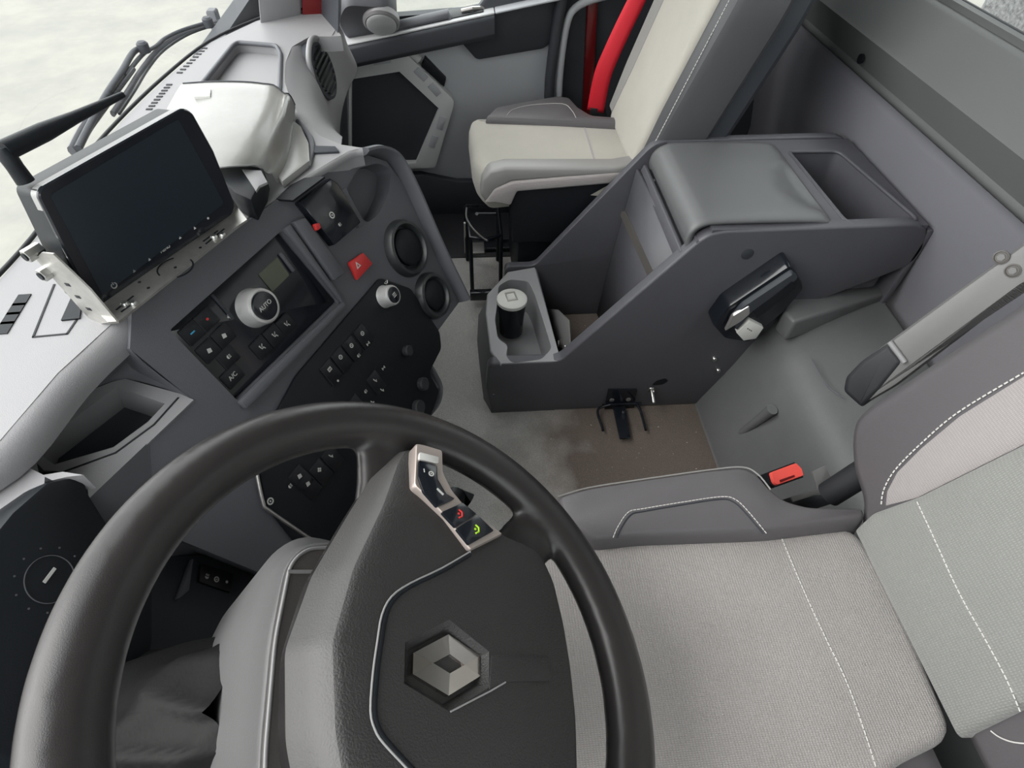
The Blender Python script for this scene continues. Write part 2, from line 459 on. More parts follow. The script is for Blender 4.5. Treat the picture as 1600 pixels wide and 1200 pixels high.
# driver side wall with its window
struct(plate('wall_left', 'door', None, YZ(-.47), [(-.62, -.05), (1.13, -.05), (1.13, 1.78), (-.2, 1.78), (-.62, .8)],
             [[(-.45, .80), (.45, .72), (.45, 1.5), (-.22, 1.5)]], -.0, .04))
struct(prism('window_2', 'glass', None, YZ(-.49), [(-.46, .79), (.46, .71), (.46, 1.51), (-.22, 1.51)], -.002, .002))

# ------------------------------------------------------------------ passenger door, its frame and the right hand wall
XD = 1.78
DR = YZ(XD)      # local x = -Y, y = Z, z towards the driver
def dp(q, x=XD): P = A(q, 0, x); return (-P.y, P.z)
sill = A((700, 40), 0, 1.70).z
door = bpy.data.objects.new('door_1', None); COL.objects.link(door); door.location = (XD, 0, 0); struct(door)
prism('door_panel', 'door', door, DR, [(-.62, .02), (.36, .02), (.36, .60), (-.62, .60)], -.05, 0, .006)
# belt ledge: bright top, dark front
lf = [dp((500, 95), 1.70), dp((780, 50), 1.70), dp((862, 40), 1.70)]
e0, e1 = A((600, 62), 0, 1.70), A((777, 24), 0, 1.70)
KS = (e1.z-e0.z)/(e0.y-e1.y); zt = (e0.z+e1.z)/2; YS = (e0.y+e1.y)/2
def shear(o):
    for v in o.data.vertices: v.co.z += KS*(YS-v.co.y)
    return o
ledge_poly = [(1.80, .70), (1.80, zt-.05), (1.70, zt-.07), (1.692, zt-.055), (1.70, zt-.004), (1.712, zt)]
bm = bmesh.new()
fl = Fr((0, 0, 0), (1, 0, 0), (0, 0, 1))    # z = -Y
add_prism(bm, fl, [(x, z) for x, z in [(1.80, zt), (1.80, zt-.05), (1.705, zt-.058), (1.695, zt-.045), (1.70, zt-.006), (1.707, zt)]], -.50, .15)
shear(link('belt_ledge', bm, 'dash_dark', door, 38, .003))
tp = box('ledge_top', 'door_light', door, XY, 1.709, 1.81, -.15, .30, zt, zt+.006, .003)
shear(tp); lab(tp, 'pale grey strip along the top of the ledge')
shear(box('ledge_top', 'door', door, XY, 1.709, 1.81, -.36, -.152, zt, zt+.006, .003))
# handle pocket below the ledge
pk = rnd([dp(q, 1.765) for q in [(712, 55), (745, 92), (850, 74), (866, 60), (880, -40), (770, -20)]], .012)
layers('handle_pocket', 'dash_dark', door, DR, pk, [(0, 0), (0, .022), (.008, .028)], 0)
# upper window frame of the door and pane
plate('window_frame', 'dash_dark', door, DR, [(-.52, .60), (.36, .60), (.36, 1.7), (-.15, 1.7)], [rnd([(-.42, zt-.02), (.31, zt+.03), (.31, 1.55), (-.12, 1.55)], .05)], -.05, -.01)
prism('window_pane', 'glass', door, DR, [(-.43, zt-.01), (.32, zt-.01), (.32, 1.56), (-.12, 1.56)], -.034, -.030)
# speaker pod with disc
pc = A((596, 38), 0, 1.70)
podf = Fr(pc, (-.25, -.9, .15), (-.75, .1, .75))
pod_o = bmesh.new()
add_layers(pod_o, Fr(pc, (0, -1, 0), (-.6, 0, .8)), rnd([(-.12, -.09), (.03, -.085), (.045, .0), (.03, .06), (-.09, .07), (-.13, 0)], .03), [(0, -.11), (0, -.03), (.012, -.012)])
link('speaker_pod', pod_o, 'dash', door, 38)
sp = layers('speaker_ring', 'dash_lit', door, Fr(pc, (0, -1, 0), (-.6, 0, .8)), circ(0, 0, .050, 36), [(0, -.02), (0, -.004), (.006, .002), (.010, -.002)])
layers('speaker_disc', 'door_light', sp, Fr(pc, (0, -1, 0), (-.6, 0, .8)), circ(0, 0, .041, 36), [(0, -.02), (0, .004), (.006, .008)])
# grab bar on the ledge
a0, a1 = A((622, 40), 0, 1.745), A((700, 22), 0, 1.745)
tube('grab_bar', 'dash', door, [a0+V((0, .012, -.018)), a0, a0.lerp(a1, .5), a1, a1+V((0, -.008, -.018))], .022, 12, .012)
shear(box('ledge_recess', 'black', door, XY, 1.728, 1.80, a1.y-.10, a0.y-.01, zt+.006, zt+.009, .001))
lh = A((738, 14), 0, 1.755)
bm = bmesh.new()
add_tube(bm, [lh+V((0, .03, -.005)), lh+V((-.01, .0, .004)), lh+V((0, -.03, .002)), lh+V((.02, -.032, -.004))], .006, 8)
link('door_latch', bm, 'satin', door)
# map pocket: pale hexagonal frame round a dark net
of = [dp(q, 1.745) for q in [(545, 96), (632, 82), (648, 88), (711, 158), (712, 172), (680, 262), (648, 262)]]
inn = [dp(q, 1.745) for q in [(545, 126), (622, 112), (685, 172), (648, 250), (640, 262), (545, 262)]]
of2 = [of[0], of[1], of[2], of[3], of[4], of[5], dp((545, 275), 1.745)]
inn2 = inset(of2, .0)
mp_out = rnd([of[0], of[1], of[3], of[5], dp((545, 268), 1.745)], [0, .02, .02, .01, 0])
mp_in = [dp((549, 124), 1.745), dp((624, 112), 1.745), dp((686, 170), 1.745), dp((650, 255), 1.745), dp((549, 258), 1.745)]
pf = plate('map_pocket_frame', 'door_light', door, DR, mp_out, [mp_in], .0, .035, bevel=.003)
bm = bmesh.new()
for q0, q1 in [((583, 96), (610, 92)), ((650, 108), (666, 124)), ((672, 132), (686, 148)), ((692, 182), (686, 202)), ((680, 212), (674, 230))]:
    a, b = V(dp(q0, 1.745)), V(dp(q1, 1.745)); d = (b-a).normalized(); nn = V((-d.y, d.x))*.012
    add_prism(bm, DR, [tuple(a+nn*.9), tuple(a-nn*.9), tuple(b-nn*.9), tuple(b+nn*.9)], .034, .0375)
link('frame_inset', bm, 'door', pf, 38, .002)
prism('pocket_net', 'dash_dark', door, DR, inset(mp_in, -.004), .002, .012)
prism('switch_plate', 'black', door, DR, [dp(q, 1.76) for q in [(664, 90), (697, 124), (694, 136), (658, 104)]], -.005, .02, .002)
tube('door_pull', 'door_light', door, [V((1.755, -x, z)) for x, z in [dp((638, 80), 1.75), dp((655, 95), 1.75)]], .013, 12)
prism('kick_trim', 'dash_dark', door, DR, [(-.6, .0), (.34, .0), (.34, .13), (.02, .13), (-.1, .16), (-.6, .16)], 0, .03, .006)
# pillar and door seal
struct(prism('wall_right', 'dash_dark', None, YZ(1.80), [(.36, -.05), (1.13, -.05), (1.13, 1.78), (.36, 1.78)], -.04, 0))
sl = [A((868, 235), 0, 1.74), A((858, 150), 0, 1.74), A((872, 30), 0, 1.74), A((890, -60), 0, 1.74)]
struct(tube('trim_4', 'dash_dark', None, cr(sl, 4), .016))
sl2 = [A((880, 235), 0, 1.75), A((873, 150), 0, 1.75), A((884, 45), 0, 1.75), A((905, 8), 0, 1.75), A((960, -10), 0, 1.75)]
struct(tube('trim_5', 'door', None, cr(sl2, 5), .011))
struct(prism('trim_6', 'redpaint', None, YZ(1.77), [dp(q, 1.77) for q in [(921, -40), (936, -40), (925, 190), (910, 190)]], -.03, .0, .002))
# below the windscreen: front wall, toe panel
struct(box('wall_front', 'dash_dark', None, XY, -.5, 1.86, .50, .54, -.05, .70, 0))
struct(box('trim_7', 'dash_dark', None, XY, 1.79, 1.86, .36, .50, -.05, .72, .004))

# windscreen
WP = [(-190, 640), (-110, 540), (0, 437), (75, 350), (135, 255), (190, 190), (260, 122), (330, 66), (400, 33), (452, 17), (500, 15)]
ZD = .75
wl = [A(q, 2, ZD) for q in WP]
wl2 = cr([(p.x, p.y, p.z) for p in wl], 4)
struct(grid('window_3', 'glass', None, [[V((p.x, p.y+.012, ZD-.01)) for p in wl2], [V((p.x*.93+.05, p.y*.5+.12, 1.78)) for p in wl2]], 60))
struct(tube('trim_8', 'rubber', None, [V((p.x, p.y+.006, ZD+.001)) for p in wl2], .003, 8))
# front right pillar: dark inner cover with a red outer edge
def col(name, m, qs, z0=.66, z1=1.76):
    pts = [(p.x, p.y) for p in [A(q, 2, .75) for q in qs]]
    bm = bmesh.new(); r0 = [bm.verts.new((x, y, z0)) for x, y in pts]; r1 = [bm.verts.new((x, y-.22, z1)) for x, y in pts]
    n = len(pts)
    for i in range(n): bm.faces.new((r0[i], r0[(i+1) % n], r1[(i+1) % n], r1[i]))
    bm.faces.new(r0); bm.faces.new(r1)
    return struct(link(name, bm, m, None, 38, .003))
col('trim_9', 'redpaint', [(460, 23), (499, 21), (496, -10), (459, -8)])
col('trim_10', 'dash_dark', [(501, 22), (527, 52), (532, 15), (503, -10)], .742)
col('trim_11', 'dash_lit', [(394, 36), (458, 23), (458, -6), (395, -2)])
# ================================================================== DASHBOARD
dash = thing('dashboard', 'grey moulded truck dashboard with angled centre stack, running under the windscreen', 'dashboard', (.6, .35, .0))
SO = V((.4053, .3113, .72)); _h = V((.9029, -.4298, 0)); _n = V((-.37949, -.79721, .46947))
ST = Fr(SO, _h, _n.cross(_h))          # local x along the stack, y UP the face, z out of the face
assert ST.z.dot(_n) > .99
def sp(s, t, z=0): return (s, -t)
def sq(q, z=0): return ST.px(q, z)
# --- top pad (planar, rounded crease) with a recessed tray on the passenger side
CREASE = [(-190, 800), (-90, 745), (0, 688), (90, 583), (172, 508), (300, 405), (430, 308), (500, 262), (545, 236), (566, 231)]
PASS = [(533, 226), (500, 212), (474, 188), (455, 160), (445, 128), (446, 98), (456, 73), (484, 57), (518, 57)]
top_rear = [A(q, 2, ZD) for q in CREASE]
top_pass = [A(q, 2, ZD) for q in PASS]
top_front = [A(q, 2, ZD) for q in [(533, 56), (522, 38), (503, 22), (452, 17), (400, 33), (330, 66), (260, 122), (190, 190), (135, 255), (75, 350), (0, 437), (-110, 540), (-190, 640)]]
outl = [(p.x, p.y) for p in top_rear + top_pass + top_front]
tray = rnd([(p.x, p.y) for p in [A(q, 2, ZD) for q in [(300, 152), (364, 72), (372, 67), (432, 72), (439, 86), (437, 140), (425, 175), (330, 180)]]], .012)
slot = lambda q, w=.004, L=.018: q
holes = [tray]
top = plate('top_pad', 'dash_lit', dash, XY, outl, holes, ZD-.03, ZD, [ZD-.018], bevel=0)
rimf = tube('tray_rim', 'dash', top, [V((x, y, ZD+.001)) for x, y in tray], .0045, 8, closed=True)
# defroster slots along the windscreen
def slots(qa, qb, n, w=.010, ln=.005):
    a = A(qa, 2, ZD+.0006); b = A(qb, 2, ZD+.0006); d = (b-a).normalized(); nn = V((-d.y, d.x, 0))
    for i in range(n):
        c = a.lerp(b, (i+.5)/n); f = Fr(c, d, nn)
        box('defroster_slot', 'black', top, f, -ln/2, ln/2, -w/2, w/2, -.001, .0006, 0)
slots((231, 173), (266, 130), 9); slots((278, 116), (322, 73), 9); slots((2, 520), (38, 462), 4, .014, .02)
# faint moulded panel line and latch on the driver half
f0 = XY.at(0, 0, ZD)
for line in ([(52, 527), (105, 522), (120, 500)], [(52, 527), (85, 445)], [(120, 500), (128, 470)], [(280, 160), (240, 235)]):
    bm = bmesh.new(); add_strip(bm, f0, [tuple(A(q, 2, ZD))[:2] for q in line], .0022, 0, .0008); link('panel_line', bm, 'black', top)
prism('recess_patch', 'black', top, XY, [tuple(A(q, 2, ZD+.002))[:2] for q in [(95, 500), (112, 462), (128, 468), (124, 497)]], ZD, ZD+.002)

# --- crease roll-off: from the top pad over to the stack face
RO = []
cz = [A(q, 2, ZD) for q in CREASE]
def roll(P, prof): return [P + V((-.10*o - 0*o, -1.0*o, z)) for o, z in prof]
prof = [(-.004, .0), (.004, -.0015), (.011, -.006), (.016, -.013), (.018, -.022), (.018, -.032)]
cs = cr(cz, 4)
nr = []
for i, p in enumerate(cs):
    t = (cs[min(i+1, len(cs)-1)]-cs[max(i-1, 0)]).normalized(); nn = V((t.y, -t.x, 0)).normalized()
    nr.append(nn)
kf_ = [1-.7*max(0, min(1, (i-17)/4)) for i in range(len(cs))]
rows = [[p+nn*o*k+V((0, 0, z*k)) for p, nn, k in zip(cs, nr, kf_)] for o, z in prof]
grid('crease_roll', 'dash_lit', dash, rows, 60)

# --- passenger side: face below the ridge, dark underside
PF = [(533, 240), (532, 222), (531, 204), (533, 184), (537, 162), (545, 138), (556, 116), (557, 100), (543, 70)]
PFz = [.40, .44, .50, .54, .57, .58, .60, .62, .66]
r0 = [p+V((0, 0, 0)) for p in top_pass]
r3 = [A(q, 2, z) for q, z in zip(PF, PFz)]
rows = []
for k, (t, lift) in enumerate([(0, 0), (.12, .012), (.35, .025), (.65, .02), (1, 0)]):
    rows.append([a.lerp(b, t)+V((.0, -.3*lift, lift)) for a, b in zip(r0, r3)])
rows = [cr(r, 4) for r in rows]
rows = [list(c) for c in zip(*[cr(list(c), 3) for c in zip(*rows)])]
ppf = grid('passenger_face', 'dash_lit', dash, rows, 70)
rows = [[p for p in cr(r3, 4)], [V((p.x+.02, p.y+.04, p.z-.06)) for p in cr(r3, 4)], [V((p.x+.02, p.y+.12, .05)) for p in cr(r3, 4)]]
grid('lower_panel', 'dash_dark', dash, rows, 70)
# round side vent on the passenger face
vc = A((503, 112), 2, .69)
vf = Fr(vc, (.55, .8, .25), (-.25, -.1, 1))
if vf.z.dot(CP-vc) < 0: vf = Fr(vc, vf.x, -vf.y)
VF = Fr(vc, (1, -.12, .1), (0, .22, 1))
vr = layers('round_air_vent', 'dash_dark', dash, VF, circ(0, 0, .058, 36), [(-.006, -.07), (0, -.01), (.002, .006), (.008, .008), (.011, .002)])
bm = bmesh.new()
add_layers(bm, VF, circ(0, 0, .047, 32), [(0, -.02), (0, .004)])
for k in range(-3, 4):
    w = math.sqrt(max(.044**2-(k*.012)**2, 0))
    add_box(bm, VF, -w, w, k*.012-.002, k*.012+.002, .003, .010)
link('vent_louvre', bm, 'vent', vr)
# hood over the vent
hp = [vc + VF.x*x + VF.y*y + VF.z*z for x, y, z in [(-.06, .0, .0), (-.045, .045, .004), (0, .064, .006), (.045, .045, .004), (.062, 0, 0)]]
tube('vent_lip', 'dash_lit', vr, cr(hp, 5), .006, 8)
# right hand end moulding between centre stack and passenger tray
ml = [A(q, 2, ZD+.002) for q in [(466, 190), (484, 215), (487, 236), (480, 262)]]
tube('moulded_rib', 'dash', dash, cr(ml, 5), .005, 8)
prism('small_slot', 'dash_dark', dash, XY, [tuple(A(q, 2, ZD+.004))[:2] for q in [(488, 227), (524, 228), (530, 236), (490, 238)]], ZD, ZD+.004, .001)
# --- centre stack body
so = [sq((206, 486)), sq((300, 410)), sq((430, 314)), sq((500, 268)), sq((540, 244)), sq((566, 240)),
      sq((604, 252)), sq((640, 300)), sq((680, 390)), sq((719, 470)), sq((682, 520)), (.365, -.322), (.36, -.34), (.300, -.352), (.300, -.392), (.24, -.41), (.03, -.40), (-.10, -.40), (-.14, -.33), sq((136, 784)), sq((303, 627)), sq((203, 545))]
clim = [sq(q) for q in [(265, 516), (440, 360), (531, 470), (371, 626)]]
climr = rnd(clim, .004)
swp = rnd([(.085, -.158), (.325, -.158), (.372, -.215), (.375, -.32), (.355, -.345), (.296, -.352), (.29, -.395), (.2, -.42), (-.10, -.40), (-.078, -.246), (-.045, -.199), (.0, -.176)], .008)
bay = rnd([sq(q) for q in [(540, 296), (558, 264), (590, 254), (612, 264), (608, 300), (592, 335), (572, 350)]], .012)
stack = plate('centre_stack', 'dash', dash, ST, so, [climr, bay], -.10, 0, [-.014, -.035], bevel=0)
# raised outer fin running down the right hand edge
fin = [sq(q) for q in [(560, 240), (585, 236), (612, 250), (640, 300), (680, 390), (720, 470)]]
fin3 = [ST.w(x, y, .004) for x, y in fin]
tube('side_fin', 'dash', dash, cr(fin3, 5), .007, 10, .022, up=ST.z)
# silver-grey shoulders beside the climate panel
def bar(name, qs, m, z0, z1, bev=.002): return prism(name, m, dash, ST, [sq(q) for q in qs], z0, z1, bev)
bar('stack_rib', [(452, 348), (470, 342), (533, 428), (516, 440)], 'dash', -.002, .012, .003)
bar('stack_rib', [(440, 358), (449, 352), (527, 462), (531, 474)], 'dash', -.002, .008, .002)
bar('stack_ledge', [(531, 472), (536, 480), (380, 640), (369, 628)], 'dash', -.002, .010, .003)
bar('stack_rib', [(529, 298), (537, 294), (567, 352), (558, 357)], 'dash', -.001, .006, .002)
# band between crease and climate panel
# --- climate panel
cp = prism('climate_panel', 'gloss', dash, ST, inset(climr, .0015), -.0135, -.009, .001)
CZ = -.009
def icon(kind, fr, x, y, z, parent, s=.004, m='white', rot=0):
    s *= .85
    f = fr.at(x, y, z, rot); bm = bmesh.new(); h = .0004
    if kind == 'ring':
        add_plate(bm, f, circ(0, 0, s, 18), [circ(0, 0, s*.62, 14)], 0, h); add_prism(bm, f, circ(0, 0, s*.25, 8), 0, h)
    elif kind == 'dot': add_prism(bm, f, circ(0, 0, s*.5, 12), 0, h)
    elif kind == 'tri': add_prism(bm, f, [(-s*.6, -s*.5), (s*.6, -s*.5), (0, s*.6)], 0, h)
    elif kind == 'bar': add_box(bm, f, -s, s, -s*.25, s*.25, 0, h)
    elif kind == 'fan':
        for k in range(4): add_prism(bm, f, circ(s*.6*math.cos(k*math.pi/2), s*.6*math.sin(k*math.pi/2), s*.42, 10), 0, h)
    elif kind == 'person':
        add_prism(bm, f, circ(-s*.5, s*.8, s*.3, 8), 0, h); add_strip(bm, f, [(-s*.5, s*.4), (-s*.2, -s*.5), (s*.6, -s*.4), (s*.9, -s*1.1)], s*.35, 0, h); add_strip(bm, f, [(s*.9, s*.9), (s*.2, s*.1)], s*.22, 0, h)
    elif kind == 'screen':
        add_prism(bm, f, [(-s, -s*.6), (s*.6, -s), (s, s*.4), (-s*.4, s)], 0, h)
    elif kind == 'lamp':
        add_prism(bm, f, [(0, -s*.8)]+[(s*.2-s*.9*math.cos(a), s*.8*math.sin(a)) for a in [-.9, -.5, 0, .5, .9]]+[(0, s*.8)], 0, h)
        for k in (-1, 0, 1): add_box(bm, f, s*.3, s*1.0, k*s*.5-s*.1, k*s*.5+s*.1, 0, h)
    elif kind == 'seat':
        add_strip(bm, f, [(-s*.5, s*.9), (-s*.2, -s*.3), (s*.6, -s*.4)], s*.4, 0, h); add_prism(bm, f, circ(s*.2, -s*.9, s*.3, 8), 0, h)
    elif kind == 'axle':
        for k in (-1, 1): add_box(bm, f, k*s*.8-s*.22, k*s*.8+s*.22, -s*.6, s*.6, 0, h)
        add_box(bm, f, -s*.8, s*.8, -s*.14, s*.14, 0, h)
    elif kind == 'box':
        add_plate(bm, f, [(-s, -s*.8), (s, -s*.8), (s, s*.8), (-s, s*.8)], [[(-s*.6, -s*.4), (s*.6, -s*.4), (s*.6, s*.4), (-s*.6, s*.4)]], 0, h)
        add_prism(bm, f, circ(0, 0, s*.25, 8), 0, h)
    elif kind == 'phone':
        add_tube(bm, [f.w(-s, s*.3, .0003), f.w(-s*.5, -s*.5, .0003), f.w(s*.5, -s*.5, .0003), f.w(s, s*.3, .0003)], s*.22, 6)
        add_prism(bm, f, circ(0, s*.35, s*.3, 8), 0, h)
    elif kind == 'power':
        pts = [(s*.8*math.sin(a), s*.8*math.cos(a)) for a in [.6+k*(5.08/12) for k in range(13)]]
        add_strip(bm, f, pts, s*.3, 0, h); add_box(bm, f, -s*.13, s*.13, s*.2, s*1.1, 0, h)
    return link('icon', bm, m, parent, 60)
# keys of the climate panel
def key(parent, fr, x, y, w, h, z, m='btn', name='button', hh=.0022):
    return layers(name, m, parent, fr.at(x, y, z), rnd([(-w/2, -h/2), (w/2, -h/2), (w/2, h/2), (-w/2, h/2)], .002, 3), [(0, 0), (0, hh), (.0008, hh+.0006)])
for q, k, c in [((299, 520), 'bar', 'blue'), ((322, 499), 'dot', 'red'), ((325, 548), 'screen', 'white'), ((348, 525), 'screen', 'white'), ((355, 558), 'lamp', 'white')]:
    x, y = sq(q, CZ); b = key(cp, ST, x, y, .027, .024, CZ); icon(k, ST, x, y, CZ+.003, cp, .0042, c)
x, y = sq((362, 588), CZ); key(cp, ST, x, y, .030, .022, CZ); text('lettering', 'A/C', .0085, 'white', cp, ST, x, y, CZ+.003)
for q in [(407, 543), (427, 524), (446, 507)]:
    x, y = sq(q, CZ); key(cp, ST, x, y, .026, .026, CZ); icon('person', ST, x, y, CZ+.003, cp, .0045)
x, y = sq((428, 428), CZ)
lcdp = prism('display', 'lcd', cp, ST, rnd([(x-.021, y-.016), (x+.019, y-.016), (x+.021, y+.014), (x-.021, y+.014)], .002), CZ-.001, CZ+.0012)
bar_ = box('pointer_rib', 'dash', cp, ST, x+.026, x+.031, y-.016, y+.016, CZ, CZ+.004, .001)
x, y = sq((358, 494), CZ); icon('fan', ST, x, y, CZ+.0006, cp, .0045)
bx = ST.px((340, 472), CZ); box('pointer_rib', 'dash_dark', cp, ST, bx[0]-.002, bx[0]+.002, bx[1]-.028, bx[1]+.012, CZ, CZ+.003, .001)
# big silver AUTO knob
def knob(parent, fr, x, y, z, r, h, s, size, rot=0):
    f = fr.at(x, y, z)
    k = layers('knob', 'knobsilver', parent, f, circ(0, 0, r, 48), [(-.001, 0), (0, h*.12), (r*.06, h*.8), (r*.12, h*.95), (r*.22, h), (r*.27, h*.97)])
    c = layers('knob_cap', 'gloss', parent, f, circ(0, 0, r*.73, 40), [(0, h*.9), (0, h*1.0), (r*.1, h*1.03)])
    if s: text('lettering', s, size, 'white', parent, f, 0, 0, h*1.035, rot)
    return k
x, y = ST.px((412, 478), .014)
knob(cp, ST, x, y, CZ, .0265, .026, 'AUTO', .0085)
# --- black pod with parking brake switch
pod = bar('switch_pod', [(459, 318), (507, 281), (520, 290), (556, 350), (514, 386)], 'gloss', -.002, .014, .003)
PZ = .014
for q, k in [((519, 336), 'ring'), ((531, 351), 'lamp')]:
    x, y = sq(q, PZ+.001); icon(k, ST, x, y, PZ+.0004, pod, .0062 if k == 'ring' else .0042)
x, y = sq((495, 354), PZ); prism('indicator', 'red', pod, ST, rnd([(x-.006, y-.004), (x+.003, y-.005), (x+.006, y+.002), (x-.003, y+.006)], .002), PZ-.003, PZ+.003, .0006)
# lid recess on the crease just above the pod
prism('pod_cap', 'black', pod, XY, [tuple(A(q, 2, ZD+.003))[:2] for q in [(431, 309), (452, 288), (475, 276), (507, 274), (457, 311)]], ZD-.002, ZD+.0012, .0)
# hazard switch
hz = bar('hazard_switch', [(541, 411), (563, 396), (578, 413), (554, 439)], 'red', .001, .008, .002)
x, y = sq((559, 414), .0086)
bm = bmesh.new(); f = ST.at(x, y, .0082)
add_plate(bm, f, [(-.0055, -.0045), (.0055, -.0045), (0, .006)], [[(-.003, -.0028), (.003, -.0028), (0, .003)]], 0, .0006)
link('warning_triangle', bm, 'white', hz)
# two round vents on the right
for q, r in [((635, 388), .050), ((676, 462), .043)]:
    x, y = sq(q, .004); f = ST.at(x, y, 0)
    v = layers('round_socket', 'vent', dash, f, circ(0, 0, r, 40), [(-.002, -.002), (0, .008), (.003, .014), (.008, .015), (.011, .010), (.012, .0), ])
    layers('socket_core', 'black', v, f, circ(.004, 0, r*.66, 32), [(0, 0), (0, .007), (.004, .010)])
# --- lower switch panel
swpanel = prism('switch_panel', 'black', dash, ST, swp, .0, .006, .002)
SZ = .006
kx, ky = ST.px((609, 462), .018)
knob(swpanel, ST, kx, ky, SZ, .0185, .022, '', 0)
f = ST.at(kx, ky, SZ+.0228)
bm = bmesh.new()
for k in (-1, 0, 1): add_box(bm, f, -.004, .004, k*.0028-.0007, k*.0028+.0007, 0, .0006)
link('icon', bm, 'white', swpanel)
x, y = sq((603, 441), SZ); icon('phone', ST, x, y, SZ+.0004, swpanel, .005)
ROW = [((515, 577), 'box'), ((532, 558), 'ring'), ((549, 540), 'ring'), ((566, 521), 'ring'), ((528, 595), 'dot'), ((560, 556), 'lamp'), ((575, 537), 'axle'),
       ((599, 575), 'axle'), ((586, 594), 'seat'), ((571, 612), 'lamp'), ((556, 632), 'seat'), ((597, 609), 'seat'), ((582, 628), 'seat'),
       ((468, 744), 'screen'), ((481, 756), 'screen'), ((499, 734), 'fan'), ((517, 712), 'seat'), ((453, 760), 'lamp'), ((637, 546), 'lamp'), ((655, 597), 'bar'), ((656, 636), 'dot')]
for q, k in ROW:
    x, y = sq(q, SZ+.003)
    if k in ('ring', 'box', 'screen', 'fan', 'seat') and q[1] != 609 and q[1] != 628: key(swpanel, ST, x+.0, y-.006, .026, .036, SZ)
    icon(k, ST, x, y, SZ+.0032, swpanel, .0044)
# chrome edge strips of the lower panel
e1 = [ST.w(*p, .006) for p in [sq((398, 722), .006), sq((411, 784), .006), sq((424, 800), .006), sq((500, 852), .006)]]
tube('chrome_edge', 'satin', dash, cr(e1, 4), .0026, 8)
x, y = sq((421, 783), .006); icon('ring', ST, x, y, .008, swpanel, .006)
# key barrel and rotary knobs low right
for q, r in [((661, 600), .012), ((654, 636), .013), ((430, 615), .001), ((637, 548), .010)]:
    x, y = sq(q, .01)
    if r > .005: layers('rotary_switch', 'vent', swpanel, ST.at(x, y, SZ), circ(0, 0, r, 24), [(0, 0), (0, .008), (.002, .010)])
# side handle loop at the bottom right of the stack
lp = [ST.w(*sq(q, -.01), -.01) for q in [(664, 566), (676, 586), (684, 606), (680, 630), (664, 650), (650, 660)]]
tube('side_loop', 'dash', dash, cr(lp, 5), .006, 10, .012, up=ST.z)
# --- storage pocket left of the climate panel
PK0 = ST.w(*sq((300, 626)), .0)
PK1 = ST.w(*sq((140, 780)), .0)
PKF = Fr(PK0, PK0-PK1, (.43, .9, .30))
if PKF.z.z < 0: PKF = Fr(PK0, -PKF.x, PKF.y)
def kq(q, z=0): return PKF.px(q, z)
po = [kq(q) for q in [(36, 700), (56, 655), (120, 620), (176, 598), (196, 593), (283, 617), (303, 626), (140, 782), (136, 752), (98, 738), (70, 736)]]
pi_ = [kq(q) for q in [(64, 712), (72, 688), (182, 606), (258, 632), (232, 660), (178, 700), (86, 727)]]
pocket = plate('storage_pocket', 'dash_lit', dash, PKF, po, [pi_], -.004, .002, [-.045], bevel=.0)
prism('pocket_liner', 'dash_dark', pocket, PKF, inset(pi_, .0005), -.046, -.0435)
bw = [cs[k]+nr[k]*.018+V((0, 0, -.032)) for k in (8, 11, 14, 17)]+[ ST.w(*sq((203, 545)), .0), ST.w(*sq((303, 626)), 0)]
bb = [PKF.w(*kq(q), 0) for q in [(32, 704), (56, 655), (120, 620), (196, 593), (283, 617), (303, 626)]]
pw = [[a.lerp(b, t) for a, b in zip(cr(bw, 4), cr(bb, 4))] for t in (0, .3, .6, .9, 1)]
grid('pocket_surround', 'dash', dash, pw, 50)
bt_ = prism('binnacle_top', 'dash_lit', dash, XY, [tuple(A(q, 2, .715))[:2] for q in [(-200, 760), (-60, 706), (32, 690), (40, 728), (68, 742), (98, 737), (130, 742), (105, 745), (75, 752), (40, 775), (0, 825), (-60, 915), (-200, 1100)]], .69, .715)
bm = bmesh.new()
add_strip(bm, PKF, [kq(q, .0045) for q in [(66, 738), (98, 736), (180, 706), (240, 662), (278, 620)]], .0018, .0016, .0028)
link('pocket_seam', bm, 'black', pocket)
# sloping face beneath, down to the steering column
lw = [[PKF.w(*kq((140, 778), 0), 0), PKF.w(*kq((300, 626)), 0), ST.w(*sq((375, 640)), .0), ST.w(*sq((400, 720)), .0)],]
kf = grid('knee_panel', 'dash', dash, [
    [A((70, 745), 1, .36), A((140, 778), 1, .345), A((300, 626), 1, .31), A((372, 632), 1, .275), ST.w(-.02, -.2, -.004)],
    [A((60, 860), 1, .37), A((175, 860), 1, .345), A((300, 760), 1, .31), A((370, 720), 1, .28), ST.w(-.05, -.23, -.006)],
    [A((60, 930), 1, .40), A((240, 868), 1, .345), A((330, 840), 1, .30), A((385, 790), 1, .27), ST.w(-.075, -.27, -.008)],
    [A((60, 1000), 1, .42), A((240, 890), 1, .37), A((310, 880), 1, .34), A((420, 880), 1, .29), ST.w(-.07, -.36, -.01)]], 60)
def between(a, b, t): return [(x0+(x1-x0)*t, y0+(y1-y0)*t) for (x0, y0), (x1, y1) in zip(a, b)]
